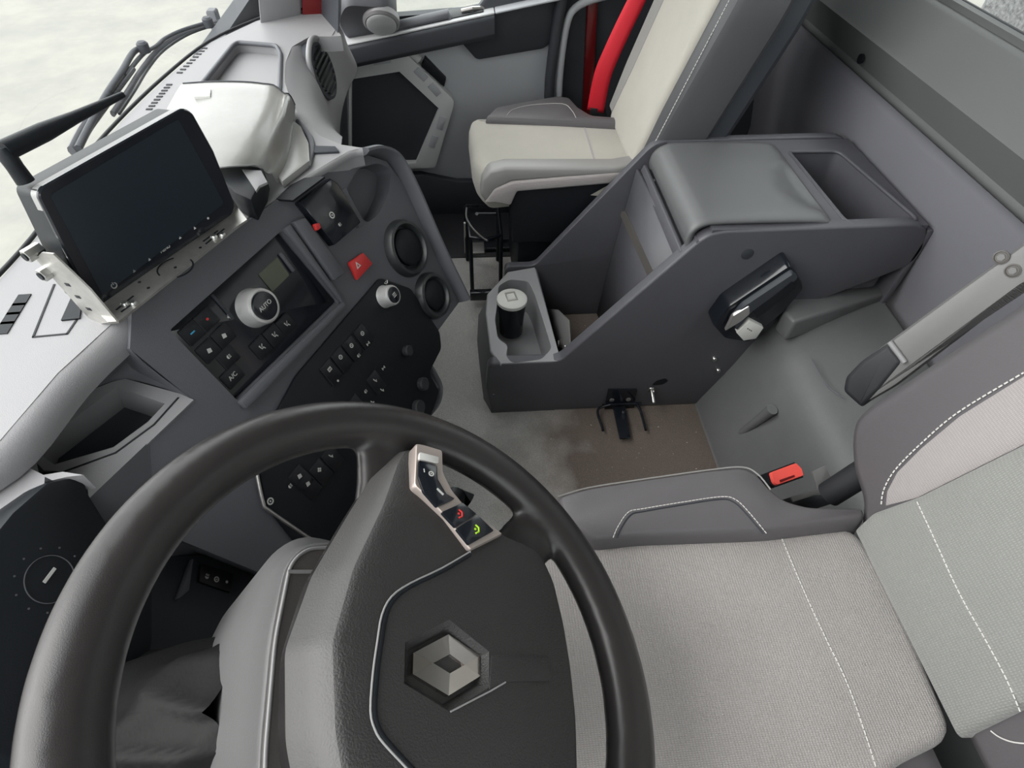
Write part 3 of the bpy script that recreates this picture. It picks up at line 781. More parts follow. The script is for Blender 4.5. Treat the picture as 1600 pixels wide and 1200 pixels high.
# ================================================================== INSTRUMENT CLUSTER
cl = thing('instrument_cluster', 'dark instrument cluster with a round gauge, half hidden behind the steering wheel', 'instrument cluster', (0, .36, .6))
CO = A((75, 903), 1, .34)
CF = Fr(CO, (1, 0, 0), (0, .45, .9))
cpx = lambda q, z=0: CF.px(q, z)
face = [cpx(q) for q in [(-120, 1160), (-110, 960), (20, 800), (75, 752), (132, 742), (138, 768), (170, 820), (240, 870), (240, 1000), (200, 1230)]]
prism('gauge_panel', 'black', cl, CF, face, -.06, 0, .004)
bm = bmesh.new()
fg = CF.at(*cpx((78, 905)))
add_plate(bm, fg, circ(0, 0, .0215, 40), [circ(0, 0, .0209, 40)], 0, .001)
for k in range(9):
    a = R(200-k*32); 
    add_prism(bm, fg.at(.029*math.cos(a), .029*math.sin(a)), circ(0, 0, .0009, 8), 0, .0006)
link('gauge_ring', bm, 'dash', cl)
bm = bmesh.new(); add_strip(bm, fg, [cpx_ for cpx_ in [(-.004, .004), (.009, .001)]], .0028, .001, .002); link('needle', bm, 'white', cl)
# low dark wall beneath the dashboard with a rocker switch
lk = thing('under_dash_panel', 'dark panel under the dashboard holding a small three symbol rocker switch, left of the column', 'panel', (0, .4, .2))
UO = A((345, 905), 1, .30)
UF = Fr(UO, (1, 0, 0), (0, .5, .86))
prism('panel', 'dash_dark', lk, UF, [UF.px(q) for q in [(150, 1230), (130, 1000), (180, 880), (250, 868), (330, 865), (440, 880), (470, 960), (470, 1230)]], -.02, 0, .004)
rk = prism('rocker_switch', 'btn', lk, UF, [UF.px(q, .004) for q in [(313, 880), (366, 896), (360, 926), (311, 909)]], .0, .005, .0015)
for q, k in [((324, 901), 'lamp'), ((339, 905), 'ring'), ((355, 909), 'dot')]:
    x, y = UF.px(q, .006); icon(k, UF, x, y, .0052, rk, .0045)
tri = prism('lever_wedge', 'dash', lk, UF, [UF.px(q, .01) for q in [(303, 872), (296, 922), (280, 935)]], .0, .01, .001)

# ================================================================== STEERING COLUMN
TW = .5755
WF = Fr((0, 0, .75), (1, 0, 0), (0, math.cos(TW), math.sin(TW)))   # wheel plane: x right, y away from driver, z out to driver
col_ = thing('steering_column', 'grey steering column shroud with pale trim line, behind the wheel hub', 'steering column', (0, .1, .6))
sh_b = rnd([WF.px(q, -.13) for q in [(352, 1330), (345, 1190), (362, 985), (418, 868), (470, 835), (540, 850), (600, 900), (600, 1330)]], .02)
sh_t = rnd([WF.px(q, -.062) for q in [(404, 1330), (402, 1190), (420, 1000), (444, 884), (474, 850), (550, 845), (600, 900), (600, 1330)]], .02)
bm = bmesh.new(); rr_ = []
for t, z in [(0, -.27), (0, -.13), (.5, -.105), (.8, -.082), (.93, -.068), (1, -.0615), (1.12, -.060)]:
    rr_.append([bm.verts.new(WF.w(x, y, z)) for x, y in between(sh_b, sh_t, t)])
for a, b in zip(rr_[:-1], rr_[1:]):
    for i in range(len(a)): bm.faces.new((a[i], a[(i+1) % len(a)], b[(i+1) % len(a)], b[i]))
bm.faces.new(rr_[-1])
link('shroud', bm, 'shroud', col_, 70)
si_ = rnd([WF.px(q, -.055) for q in [(412, 1260), (412, 1180), (428, 1000), (452, 880), (478, 856), (540, 853), (540, 1260)]], .012)
layers('shroud_insert', 'brownpanel', col_, WF, si_, [(0, -.062), (0, -.057), (.003, -.054)])
tube('trim_line', 'seam', col_, [WF.w(x, y, -.0545) for x, y in inset(si_, .001)], .0016, 8, closed=True)
bm = bmesh.new(); add_strip(bm, WF, [WF.px(q, -.053) for q in [(452, 893), (500, 893)]], .003, -.0545, -.0528); link('trim_bar', bm, 'seam', col_)
tube('column_tube', 'rubber', col_, [WF.w(0, 0, -.03), WF.w(0, 0, -.35), V((0, .30, .18))], .045, 16)
# gaiter
ga = thing('column_gaiter', 'black wrinkled leather gaiter round the foot of the steering column', 'gaiter', (0, .2, .3))
rows = []
for k in range(46):
    t = k/45; c = WF.w(0, .02, -.145-.42*t); rr = .085+.075*min(1, t*4)+.05*t
    row = []
    for j in range(121):
        a = 2*math.pi*j/120
        f1 = 1-abs(math.sin(2.5*a+9*t+1.3*math.sin(3*a+4*t)))
        f2 = 1-abs(math.sin(4*a-14*t+1.7*math.sin(2*a+7*t)))
        r2 = rr*(.90+.12*f1**2+.07*f2**2+.05*math.sin(3*a+12*t))
        row.append(c+WF.x*r2*math.cos(a)*.62+WF.y*r2*math.sin(a)*1.1)
    rows.append(row)
grid('gaiter', 'gaiter', ga, rows, 80)
bm = bmesh.new(); add_tube(bm, [WF.w((.112)*math.cos(a), .108*math.sin(a), -.14) for a in [2*math.pi*i/40 for i in range(40)]], .006, 8, closed=True); bm.free()

# ================================================================== STEERING WHEEL
sw = thing('steering_wheel', 'large black four spoke truck steering wheel with a silver diamond badge', 'steering wheel', tuple(WF.w(0, 0, -.03)))
bm = bmesh.new()
N = 96
RR = .2095
add_tube(bm, [WF.w(RR*math.cos(2*math.pi*i/N), RR*math.sin(2*math.pi*i/N), 0) for i in range(N)], .0225, 20, .0195, closed=True, up=WF.z)
def spoke(pts, ws, hs): 
    add_tube(bm, [WF.w(x*sx, y, z) for x, y, z in pts], ws, 14, hs, up=WF.z)
for sx in (1, -1):
    spoke([(.212, .042, 0), (.185, .040, -.006), (.150, .036, -.014), (.10, .03, -.025)], [.040, .026, .022, .026], [.012, .013, .013, .012])
    spoke([(.158, -.148, 0), (.138, -.130, -.006), (.112, -.108, -.010), (.07, -.07, -.02)], [.040, .029, .030, .036], [.013, .012, .012, .012])
rim = link('rim', bm, 'rim', sw, 60, weld=False)
md = rim.modifiers.new('fuse', 'REMESH'); md.mode = 'VOXEL'; md.voxel_size = .0035; md.use_smooth_shade = True
md = rim.modifiers.new('relax', 'SMOOTH'); md.factor = .6; md.iterations = 14
# rear shell of the hub, then the airbag pad in front
hubR = [(.186, .030), (.155, .052), (.112, .066), (.053, .086), (0, .095)]
hubR2 = [(0, -.130), (.035, -.130), (.075, -.126), (.100, -.100), (.112, -.066), (.152, -.010), (.186, -.012)]
full = [(-x, y) for x, y in hubR[::-1][1:]][::-1]
outline = hubR + [(-x, y) for x, y in hubR[-2::-1]] + [(-x, y) for x, y in hubR2[::-1][:-1]] + hubR2[1:] if False else None
def sym(right_from_top):   # list on x>=0 going from y max to y min, first & last may be x=0
    return right_from_top + [(-x, y) for x, y in right_from_top[::-1] if x > 1e-6]
hub_out = rnd(sym([(0, .097), (.053, .089), (.112, .066), (.155, .048), (.184, .030), (.186, -.006), (.150, -.006), (.108, -.070), (.098, -.112), (.075, -.128), (.035, -.133), (0, -.134)]), .008, 3)
layers('hub_shell', 'rim', sw, WF, hub_out, [(.02, -.055), (.002, -.02), (.003, -.004), (.006, -.002)])
top_o = sym([(0, .054), (.053, .046), (.112, .028), (.160, .020), (.1755, .019), (.1765, -.004), (.146, -.004), (.106, -.066), (.098, -.104), (.07, -.116), (.035, -.122), (0, -.123)])
base_o = sym([(0, .097), (.053, .087), (.112, .064), (.155, .046), (.1810, .028), (.181, -.005), (.148, -.005), (.107, -.068), (.102, -.112), (.075, -.125), (.035, -.129), (0, -.131)])
def hz_(x, y, z): return z
bm = bmesh.new(); rings = []
for t, z in [(0, -.004), (.22, .006), (.52, .0235), (.66, .0262), (1, .0275), ]:
    o2 = rnd(between(base_o, top_o, t), .006, 3)
    rings.append([bm.verts.new(WF.w(x, y, z-(.012*max(0, abs(x)-.10)/.08 if t > .3 else 0))) for x, y in o2])
n = len(rings[0])
for q_, (a, b) in enumerate(zip(rings[:-1], rings[1:])):
    for i in range(n): bm.faces.new((a[i], a[(i+1) % n], b[(i+1) % n], b[i])).material_index = 1 if q_ < 2 else 0
# dish the pad front so it is slightly domed; leave a hexagonal well for the badge
HEXo = [WF.px(q, .029) for q in [(641, 1000), (700, 968), (767, 1020), (767, 1088), (702, 1118), (638, 1062)]]
hc = (0.001, -.0085)
HEX = [WF.px(q, .029) for q in [(633, 1003), (702, 968), (764, 1018), (764, 1074), (702, 1112), (631, 1068)]]
loop = rings[-1]
ed = [bm.edges.get((loop[i], loop[(i+1) % n])) for i in range(n)]
hx = [bm.verts.new(WF.w(x, y, .0290)) for x, y in HEX]
ed += [bm.edges.new((hx[i], hx[(i+1) % 6])) for i in range(6)]
bmesh.ops.triangle_fill(bm, use_beauty=True, use_dissolve=False, edges=ed)
hin = inset(HEX, .006)
h2 = [bm.verts.new(WF.w(x, y, .0190)) for x, y in hin]
for i in range(6): bm.faces.new((hx[i], hx[(i+1) % 6], h2[(i+1) % 6], h2[i]))
bm.faces.new(h2)
pad = link('airbag_pad', bm, ['pad', 'pad_lit'], sw, 50)
# raised seams: cover outline and bars to the right of the badge
PZt = lambda x: .0290-(.012*max(0, abs(x)-.10)/.08)
def seamline(name, qs, r, m, par, z=.0292, smooth=3):
    P = [WF.px(q, z) for q in qs]
    return tube(name, m, par, cr([WF.w(x, y, PZt(x)+z-.029) for x, y in P], smooth), r, 8)
seamline('cover_seam', [(735, 862), (690, 888), (640, 912), (612, 932), (597, 960), (590, 1000), (583, 1050), (579, 1110), (586, 1140), (600, 1162), (640, 1205), (670, 1240)], .0008, 'seam', pad, .0290)
seamline('cover_seam', [(733, 866), (690, 892), (640, 916), (615, 936), (602, 960), (595, 1000), (588, 1050), (584, 1110), (591, 1140), (606, 1162), (645, 1205)], .0022, 'black', pad, .0275)
prism('badge_bar', 'pad', pad, WF, [WF.px(q, .029) for q in [(767, 1024), (780, 1023), (857, 1027), (860, 1064), (790, 1066), (764, 1078)]], .0270, .0296, .0008)
seamline('hex_rim', [(704, 1112), (735, 1096), (766, 1080), (790, 1066)], .0006, 'seam', pad, .0297, 1)
# diamond badge: polished hexagonal block with four sloping facets round a dark lozenge
Bq = lambda q: WF.px(q, .0235)
Bi = lambda q: WF.px(q, .0262)
bo = [Bq(q) for q in [(646, 1020), (701, 991), (750, 1024), (751, 1056), (701, 1087), (645, 1053)]]
bi = [Bi(q) for q in [(677, 1036), (703, 1022), (726, 1039), (703, 1052)]]
bm = bmesh.new()
zo, zi = .0235, .0262
o_ = [bm.verts.new(WF.w(x, y, zo)) for x, y in bo]; i_ = [bm.verts.new(WF.w(x, y, zi)) for x, y in bi]; b_ = [bm.verts.new(WF.w(x, y, .017)) for x, y in bo]
for f in ((o_[0], o_[1], i_[1], i_[0]), (o_[1], o_[2], i_[2], i_[1]), (o_[2], o_[3], i_[2]), (o_[3], o_[4], i_[3], i_[2]), (o_[4], o_[5], i_[0], i_[3]), (o_[5], o_[0], i_[0])): bm.faces.new(f)
c_ = [bm.verts.new(WF.w(x, y, .0225)) for x, y in inset(bi, .0008)]
for k in range(4): bm.faces.new((i_[k], i_[(k+1) % 4], c_[(k+1) % 4], c_[k]))
for k in range(6): bm.faces.new((o_[k], o_[(k+1) % 6], b_[(k+1) % 6], b_[k]))
badge = link('badge', bm, 'chrome', sw, 5)
prism('badge_centre', 'pad', badge, WF, inset(bi, .0006), .018, .0235)
# silver switch panel on the upper right spoke
Sq = lambda q, z=.027: WF.px(q, z)
spl = [(650, 692), (662, 694), (692, 703), (693, 738), (707, 766), (727, 790), (787, 834), (735, 860), (697, 808), (663, 772), (647, 758)]
def on(z): return [WF.px(q, z) for q in spl]
SZ2 = .0295
spo = rnd(on(SZ2+.002), .003, 3)
pan = layers('switch_panel', 'switchframe', sw, WF, spo, [(0, .018), (0, SZ2+.0005), (.001, SZ2+.002)])
def tile(name, m, qs, z0=SZ2+.0015, z1=SZ2+.0045, parent=pan, b=.0008): return prism(name, m, parent, WF, rnd([WF.px(q, z1) for q in qs], .0015, 3), z0, z1, b)
tile('button', 'white', [(656, 706), (686, 714), (685, 724), (655, 717)])
tile('button', 'gloss', [(655, 719), (683, 727), (684, 748), (697, 771), (711, 779), (683, 792), (662, 768), (654, 745)])
tile('button', 'gloss', [(690, 800), (723, 785), (745, 803), (712, 824)])
tile('button', 'gloss', [(713, 826), (746, 804), (772, 829), (733, 851)])
for q, k, c, s, rt in [((663, 735), 'bar', 'white', .002, .2), ((674, 740), 'ring', 'white', .003, 0), ((688, 768), 'bar', 'white', .0045, -2.2), ((719, 803), 'phone', 'red', .0045, 0), ((745, 827), 'phone', 'green', .0045, 0)]:
    x, y = WF.px(q, SZ2+.005); icon(k, WF, x, y, SZ2+.0047, pan, s, c, rt)
# stalk tip seen past the switch panel
stk = tag(tube('column_stalk', 'black', None, [WF.w(.05, -.02, -.06), WF.w(*WF.px((715, 772), -.05), -.05), WF.w(*WF.px((732, 784), -.05), -.05)], [.009, .011, .010], 12),
          'short black stalk tip showing between wheel spoke and floor', 'stalk')

# ================================================================== MONITOR WITH BRACKET
mon = thing('monitor', 'black flat screen monitor bolted in a perforated steel bracket on the dash top', 'monitor', (.48, .31, ZD))
ma_, mb_ = A((147, 478), 2, .775), A((369, 322), 2, .775)
mh_ = (mb_-ma_).normalized()
mn = (mh_.cross(V((0, 0, 1)))).normalized()
if mn.y > 0: mn = -mn
mnn = math.cos(R(8))*mn + math.sin(R(8))*V((0, 0, 1))
MFr = Fr(ma_, mh_, mnn.cross(mh_))
if MFr.z.dot(mnn) < 0: MFr = Fr(ma_, mh_, -MFr.y)
mq = lambda q, z=0: MFr.px(q, z)
mo = [mq(q) for q in [(148, 482), (100, 392), (57, 305), (62, 292), (283, 168), (298, 174), (332, 235), (366, 320), (362, 334)]]
mo = rnd(mo, [.004, 0, .012, .010, .010, .010, 0, .01, .004], 4)
screen = layers('front_bezel', 'gloss', mon, MFr, mo, [(.001, -.004), (0, -.002), (0, .001), (.0015, .0025)])
scr_in = rnd([mq(q, .0025) for q in [(160, 462), (78, 305), (278, 186), (350, 318)]], .004)
prism('screen', 'screen', mon, MFr, scr_in, .002, .0030)
housing = layers('housing', 'black', mon, MFr, rnd([(x, y) for x, y in inset([mq(q) for q in [(140, 470), (62, 300), (285, 174), (355, 322)]], -.002)], .008), [(.004, -.045), (0, -.038), (0, -.004)])
layers('bezel_band', 'seam', mon, MFr, inset(mo, .0015), [(0, -.014), (0, -.004)])
# symbols along the lower bezel
for q, k in [((178, 446), 'power'), ((209, 423), 'tri'), ((233, 405), 'tri'), ((281, 371), 'tri'), ((304, 356), 'tri'), ((325, 341), 'dot'), ]:
    x, y = mq(q, .0026); icon(k, MFr, x, y, .0026, screen, .0035 if k != 'power' else .0045)
x, y = mq((258, 389), .0026); text('lettering', 'MENU', .0052, 'white', screen, MFr, x, y, .0026)
# bracket: base plate lying on the crease plus side arm
bq = lambda q, z=.768: tuple(A(q, 2, z))[:2]
bpo = [bq(q) for q in [(148, 482), (362, 318), (370, 322), (386, 343), (374, 351), (185, 502), (168, 503)]]
holes = []
bp_ = plate('bracket_plate', 'alu', mon, XY, bpo, holes, .765, .768)
fb = XY.at(0, 0, .768)
cc = V(bq((274, 418)))
def pslot(pts, w=.0018):
    bm = bmesh.new(); add_strip(bm, fb, pts, w, -.0005, .0004); link('plate_slot', bm, 'black', bp_)
for a0 in (0, math.pi): pslot([(cc.x+.020*math.cos(a0+t*.22+.4), cc.y+.020*math.sin(a0+t*.22+.4)) for t in range(0, 10)])
for q0, q1 in [((182, 484), (208, 463)), ((190, 487), (203, 478)), ((318, 377), (340, 361)), ((322, 381), (350, 358))]: pslot([bq(q0), bq(q1)], .0022)
for q in [(274, 418), (232, 450), (313, 387), (218, 441)]: prism('plate_hole', 'black', bp_, fb, circ(*bq(q), .0019, 8), -.0005, .0004)
for q in [(193, 472), (206, 471), (333, 367), (346, 364)]:
    x, y = bq(q, .772)
    layers('screw', 'zinc', bp_, fb.at(x, y, 0), circ(0, 0, .0045, 12), [(0, 0), (0, .002), (.0015, .004)])
# left arm: steel strap rising up the left side with slots and two bolts
def strap(name, qs, zs, w=.0015):
    P = [A(q, 2, z) for q, z in zip(qs, zs)]
    return P
armL = [MFr.w(*mq(q, -.004), -.004) for q in [(184, 505), (160, 503), (48, 392), (40, 380), (62, 395)]]
LB = Fr(MFr.w(*mq((150, 480), -.002), -.002)+mh_*(-.004), MFr.z, MFr.y)
lb = lambda q: LB.px(q)
arm_poly = [lb(q) for q in [(184, 502), (150, 506), (132, 488), (76, 425), (57, 404), (66, 394), (84, 396), (142, 452)]]
try:
    arm = prism('bracket_arm', 'alu', mon, LB, arm_poly, -.001, .001)
except Exception as e: print('arm', e)
for q in [(107, 444), (123, 463), (140, 482)]:
    x, y = lb(q); box('arm_slot', 'black', arm, LB.at(x, y, 0, .1), -.0045, .0045, -.002, .002, -.0014, .0014, .0003)
for q in [(52, 394), (76, 424)]:
    x, y = lb(q); f = LB.at(x, y, 0)
    bo_ = layers('bolt', 'zinc', mon, f, circ(0, 0, .0075, 6), [(0, -.009), (0, .009)], .0006)
    layers('bolt_core', 'black', bo_, f, circ(0, 0, .0045, 12), [(0, .008), (0, .0105)])
rb = [MFr.w(*mq(q, -.002), -.002) for q in [(352, 300), (372, 322), (386, 343)]]
prism('bracket_arm', 'alu', mon, MFr, [mq(q, -.006) for q in [(354, 296), (362, 308), (384, 343), (372, 350), (358, 330)]], -.008, -.006)
# swivelling stick aerial on the left top corner
aL = MFr.w(*mq((40, 284), -.02), -.02)
aJ = MFr.w(*mq((6, 236), -.02), -.02)
aE = MFr.w(*mq((192, 148), -.035), -.035)
an = tube('aerial', 'black', mon, [aJ, aJ.lerp(aE, .3), aJ.lerp(aE, .55), aE], [.0095, .0090, .0062, .0034], 14)
tube('aerial_base', 'black', an, [aL, aL.lerp(aJ, .5), aJ, aJ+(aJ-aL)*.12], [.0085, .0078, .0085, .006], 14)

# ================================================================== VINYL COVER
vc_ = thing('vinyl_cover', 'pale grey shiny vinyl cover draped over a unit on the dash, behind the monitor', 'cover', (.75, .33, ZD))
def vz(q, z): return A(q, 2, z)
Vrows = [
    [((262, 250), .80), ((255, 190), .79), ((272, 150), .795), ((288, 130), .80), ((310, 125), .80)],
]
c0 = [((286, 131), .80), ((336, 128), .805), ((392, 129), .805), ((428, 135), .80), ((448, 147), .795), ((460, 160), .775), ((460, 170), .757)]
c1 = [((266, 160), .803), ((330, 165), .81), ((385, 165), .81), ((424, 168), .806), ((444, 180), .795), ((458, 190), .77), ((458, 200), .754)]
c2 = [((250, 200), .803), ((320, 210), .812), ((380, 205), .812), ((416, 205), .804), ((436, 215), .788), ((451, 230), .766), ((455, 240), .754)]
c3 = [((262, 250), .798), ((335, 245), .806), ((376, 240), .806), ((408, 240), .797), ((428, 252), .78), ((441, 262), .764), ((447, 270), .754)]
c4 = [((270, 275), .790), ((340, 263), .798), ((372, 260), .798), ((398, 260), .79), ((420, 270), .775), ((430, 279), .763), ((436, 286), .754)]
rows = [[vz(q, z) for q, z in c] for c in (c0, c1, c2, c3, c4)]
rows = [[V((p.x, p.y+.02, ZD+.005)) for p in rows[0]]] + rows
rows = [cr(r, 4) for r in rows]
rows = [list(c) for c in zip(*[cr(list(c), 4) for c in zip(*rows)])]
for i, r in enumerate(rows):
    for j, p in enumerate(r):
        t = j/len(r)
        if t > .35: p.z += .0035*math.sin(j*1.1+i*.35)*min(1, (t-.35)*4)
cv = grid('cover_sheet', 'vinyl', vc_, rows, 80, .002)
tube('hem', 'seam', cv, [p+V((0, 0, .001)) for p in rows[-1]], .0012, 6)
tube('hem', 'dash_dark', cv, [p+V((0, 0, .001)) for p in rows[4]], .0010, 6)
cv_l = [A(q, 2, .812) for q in [(305, 141), (329, 139), (328, 150), (303, 151)]]
prism('care_label', 'label', cv, XY, [(p.x, p.y) for p in cv_l], .808, .812)
un = thing('radio_unit', 'dark electronic unit under the vinyl cover, its end sticking out beside the monitor', 'electronic unit', (.62, .27, ZD))
uf = XY.at(0, 0, ZD)
prism('unit_body', 'black', un, uf, [tuple(A(q, 2, ZD+.035))[:2] for q in [(330, 262), (376, 256), (412, 262), (408, 282), (392, 312), (366, 300)]], .001, .035, .003)
prism('unit_panel', 'dash_lit', un, uf, [tuple(A(q, 2, ZD+.037))[:2] for q in [(378, 264), (408, 266), (418, 284), (405, 290), (400, 298)]], .033, .037, .001)
prism('side_flap', 'vinyl', un, uf, [tuple(A(q, 2, ZD+.012))[:2] for q in [(452, 182), (470, 196), (482, 222), (484, 250), (440, 284), (430, 270)]], .001, .012, .003)
lab(un.children[-1], 'pale vinyl side flap')

# ================================================================== WIPERS OUTSIDE
def wiper(name, label, qs, qs2, z, r=.007):
    t = thing(name, label, 'wiper', tuple(A(qs[0], 2, z)), 'windscreen wipers')
    tube('blade', 'dash', t, cr([A(q, 2, z) for q in qs], 5), r*.6, 8, r*.9)
    tube('arm', 'dash_dark', t, cr([A(q, 2, z+.012) for q in qs2], 5), r*.6, 8)
    tube('rubber_strip', 'black', t, cr([A(q, 2, z+.004)+V((0, -.012, 0)) for q in qs], 5), r*.4, 6)
    layers('arm_joint', 'dash_dark', t, Fr(A(qs2[-1], 2, z+.014), (1, 0, 0), (0, 1, 0)), circ(0, 0, .012, 16), [(0, -.01), (0, .008), (.004, .012)])
    return t
wiper('windscreen_wiper', 'grey windscreen wiper outside the glass, its long blade reaching furthest right', [(176, 178), (202, 140), (222, 108), (248, 78), (290, 52), (345, 34)], [(196, 118), (222, 86), (244, 72), (258, 60), (285, 47), (325, 35)], .69)
wiper('windscreen_wiper', 'grey windscreen wiper outside, lower one whose arm passes behind the aerial', [(112, 236), (128, 205), (146, 180), (176, 140), (200, 108)], [(122, 232), (140, 196), (166, 148), (190, 112), (208, 82), (224, 74)], .70, .010)
# grey and yellow marker posts outside in front
po_ = layers('marker_post', 'dash', None, Fr(A((337, 38), 2, .66), (1, 0, 0), (0, 1, 0)), rnd([(-.012, -.012), (.018, -.012), (.018, .012), (-.012, .012)], .004), [(0, -.12), (0, .03), (.003, .034)])
tag(po_, 'small grey upright bracket outside the glass by the far wiper tip', 'bracket')
# ================================================================== ENGINE TUNNEL MOULDING
tn = thing('engine_tunnel', 'grey moulded engine tunnel cover between driver seat and console, below the rear wall', 'tunnel cover', (.6, -.85, 0))
prof = [(-.640, -.002), (-.646, .004), (-.655, .03), (-.70, .145), (-.722, .215), (-.745, .262), (-.775, .292), (-.82, .310), (-.90, .325), (-.97, .333), (-1.0, .336)]
xs = [-.45, 0, .25, .45, .60, .72, .84, 1.0, 1.16]
rows = []
for x in xs:
    k = max(0, (x-.5)/.66)
    rows.append([V((x, y+.0*k, z*(1+.06*k))) for y, z in prof])
rows = [cr(r, 4) for r in rows]
tun = grid('tunnel_skin', 'tunnel', tn, rows, 80, .01)
# rib low on the slope
ra = [A((1118, 713), 2, .035), A((1165, 672), 2, .12), A((1203, 640), 2, .185)]
for p in ra: pass
bm = bmesh.new()
P0, P1 = A((1112, 712), 1, -.664), A((1207, 641), 1, -.708)
add_tube(bm, [P0+V((0, .0, -.004)), P0.lerp(P1, .5)+V((0, 0, .0)), P1+V((0, .002, .004))], [.004, .009, .013], 10)
link('moulded_rib', bm, 'tunnel', tn)
# raised block beside the console foot
bk = [A(q, 2, .365) for q in [(1225, 486), (1242, 503), (1390, 458), (1416, 415), (1440, 380), (1240, 440)]]
prism('raised_block', 'tunnel', tn, XY.at(0, 0, .365), [(p.x, max(p.y, -1.0)) for p in bk], -.06, .0, .008, 3)
bm = bmesh.new()
gp = cr([A(q, 2, .318) for q in [(1268, 560), (1290, 600), (1318, 622)]], 6)
add_tube(bm, [p+V((0, 0, .0005)) for p in gp], .0015, 6); link('mould_line', bm, 'dash', tn)

# ================================================================== CENTRE CONSOLE
con = thing('storage_console', 'dark grey storage console between the seats with open bin and lidded box', 'console', (1.0, -.55, 0))
XN, XF = .82, 1.17
TZ = .19
Z2 = .55
def yz(q, x=XN): P = A(q, 0, x); return (-P.y, P.z)
side = [(.094, .0), (.080, .10), (.086, TZ-.012), (.098, TZ), (.245, TZ), (.262, TZ+.006), (.515, Z2-.018), (.535, Z2-.004), (.56, Z2), (.955, Z2+.006), (.985, Z2-.004), (1.005, .50), (1.005, .455), (.93, .41), (.80, .340), (.765, .315), (.705, .14), (.650, .0)]
side = rnd(side, [0, .02, .01, .01, .02, .02, .02, .02, .01, .03, .02, .01, .02, .02, .02, .02, .01, 0], 3)
prism('side_wall', 'console', con, YZ(XN), side, -.030, 0, .013, 4)
side_f = [(.150, .0), (.150, TZ-.012), (.160, TZ), (.225, TZ), (.240, TZ+.006), (.495, Z2-.018), (.515, Z2-.004), (.54, Z2), (.955, Z2+.006), (.985, Z2-.004), (1.005, .50), (1.005, .32), (.80, .28), (.65, .0)]
prism('side_wall', 'console', con, YZ(XF+.022), rnd(side_f, .012, 3), -.022, 0, .009, 3)
# front nose with the cup tray
nose = [(XN+.001, -.262), (XN+.001, -.120), (.865, -.098), (1.00, -.093), (1.075, -.100), (XF-.005, -.160), (XF+.012, -.235)]
cup = [A(q, 2, TZ) for q in [(779, 447), (796, 437), (826, 440), (836, 462), (852, 512), (862, 545), (846, 562), (800, 568), (790, 556), (794, 540), (778, 530), (773, 500), (776, 482)]]
cup = rnd([(p.x, p.y) for p in cup], .012, 4)
nz = plate('cup_tray', 'console_light', con, XY, nose, [cup], TZ-.010, TZ+.001, [TZ-.11], bevel=0)
lab(nz, 'paler worn grey cup tray top')
tube('tray_edge', 'console_light', nz, [V((x, y, TZ-.004)) for x, y in nose[1:]], .005, 8)
base = [(XN+.001, -.262), (XN+.001, -.094), (.87, -.075), (1.0, -.068), (1.10, -.075), (XF+.005, -.140), (XF+.02, -.235)]
bm = bmesh.new()
r = []
for z, k in [(0, 1.0), (.09, 1.15), (TZ-.012, .1), (TZ-.006, 0)]:
    r.append([bm.verts.new((a[0]+(b[0]-a[0])*k, a[1]+(b[1]-a[1])*k, z)) for a, b in zip(nose, base)])
for a, b in zip(r[:-1], r[1:]):
    for i in range(len(nose)-1): bm.faces.new((a[i], a[i+1], b[i+1], b[i]))
link('nose_skirt', bm, 'console', con, 45)
# bin: front wall, floor, sloping back wall with strip
prism('bin_front', 'console', con, XY, [(XN+.004, -.262), (XF+.01, -.240), (XF+.01, -.225), (XN+.004, -.247)], .0, TZ+.0005, .002)
bf = box('bin_floor', 'carpet', con, XY, XN+.015, XF+.01, -.48, -.255, .006, .012, .001)
lab(bf, 'brown dusty bin bottom')
DV = Fr((XN+.01, -.495, .50), (1, 0, 0), (0, -.03, 1))
dv0 = A((940, 470), 0, XF); dv1 = A((1000, 262), 0, XF)
bkw = [[V((XN+.012, -.470, .0)), V((XF+.01, -.442, .0))], [V((XN+.012, -.480, .20)), V((XF+.01, -.455, .20))], [V((XN+.012, -.500, .475)), V((XF+.01, -.478, .485))]]
grid('bin_back', 'console', con, bkw, 60, .008)
def bbk(q):   # on the back wall
    return PL(q, V((XN, -.480, .20)), V((-.08, 1, .075)).normalized())
st_ = [bbk(q) for q in [(970, 331), (980, 330), (1034, 443), (1024, 450)]]
bm = bmesh.new(); vs = [bm.verts.new(p+V((0, .006, 0))) for p in st_]+[bm.verts.new(p-V((0, .008, 0))) for p in st_]
for i in range(4): bm.faces.new((vs[i], vs[(i+1) % 4], vs[4+(i+1) % 4], vs[4+i]))
bm.faces.new(vs[:4]); bm.faces.new(vs[4:])
lab(link('grip_strip', bm, 'brownpanel', con), 'brown grey strip')
prism('front_rail', 'console', con, YZ(XN), [(.478, .475), (.486, .497), (.494, .497), (.498, .475)], -.36, -.012, .002)
prism('hinge_well', 'console', con, YZ(XN), [(.490, .465), (.540, .50), (.540, .49), (.490, .455)], -.36, -.012, .001)
for x in (XN+.05, XF-.03):
    layers('screw', 'zinc', con, Fr((x, -.506, .478), (1, 0, 0), (0, -.8, .6)), circ(0, 0, .005, 12), [(0, 0), (0, .002), (.002, .004)])
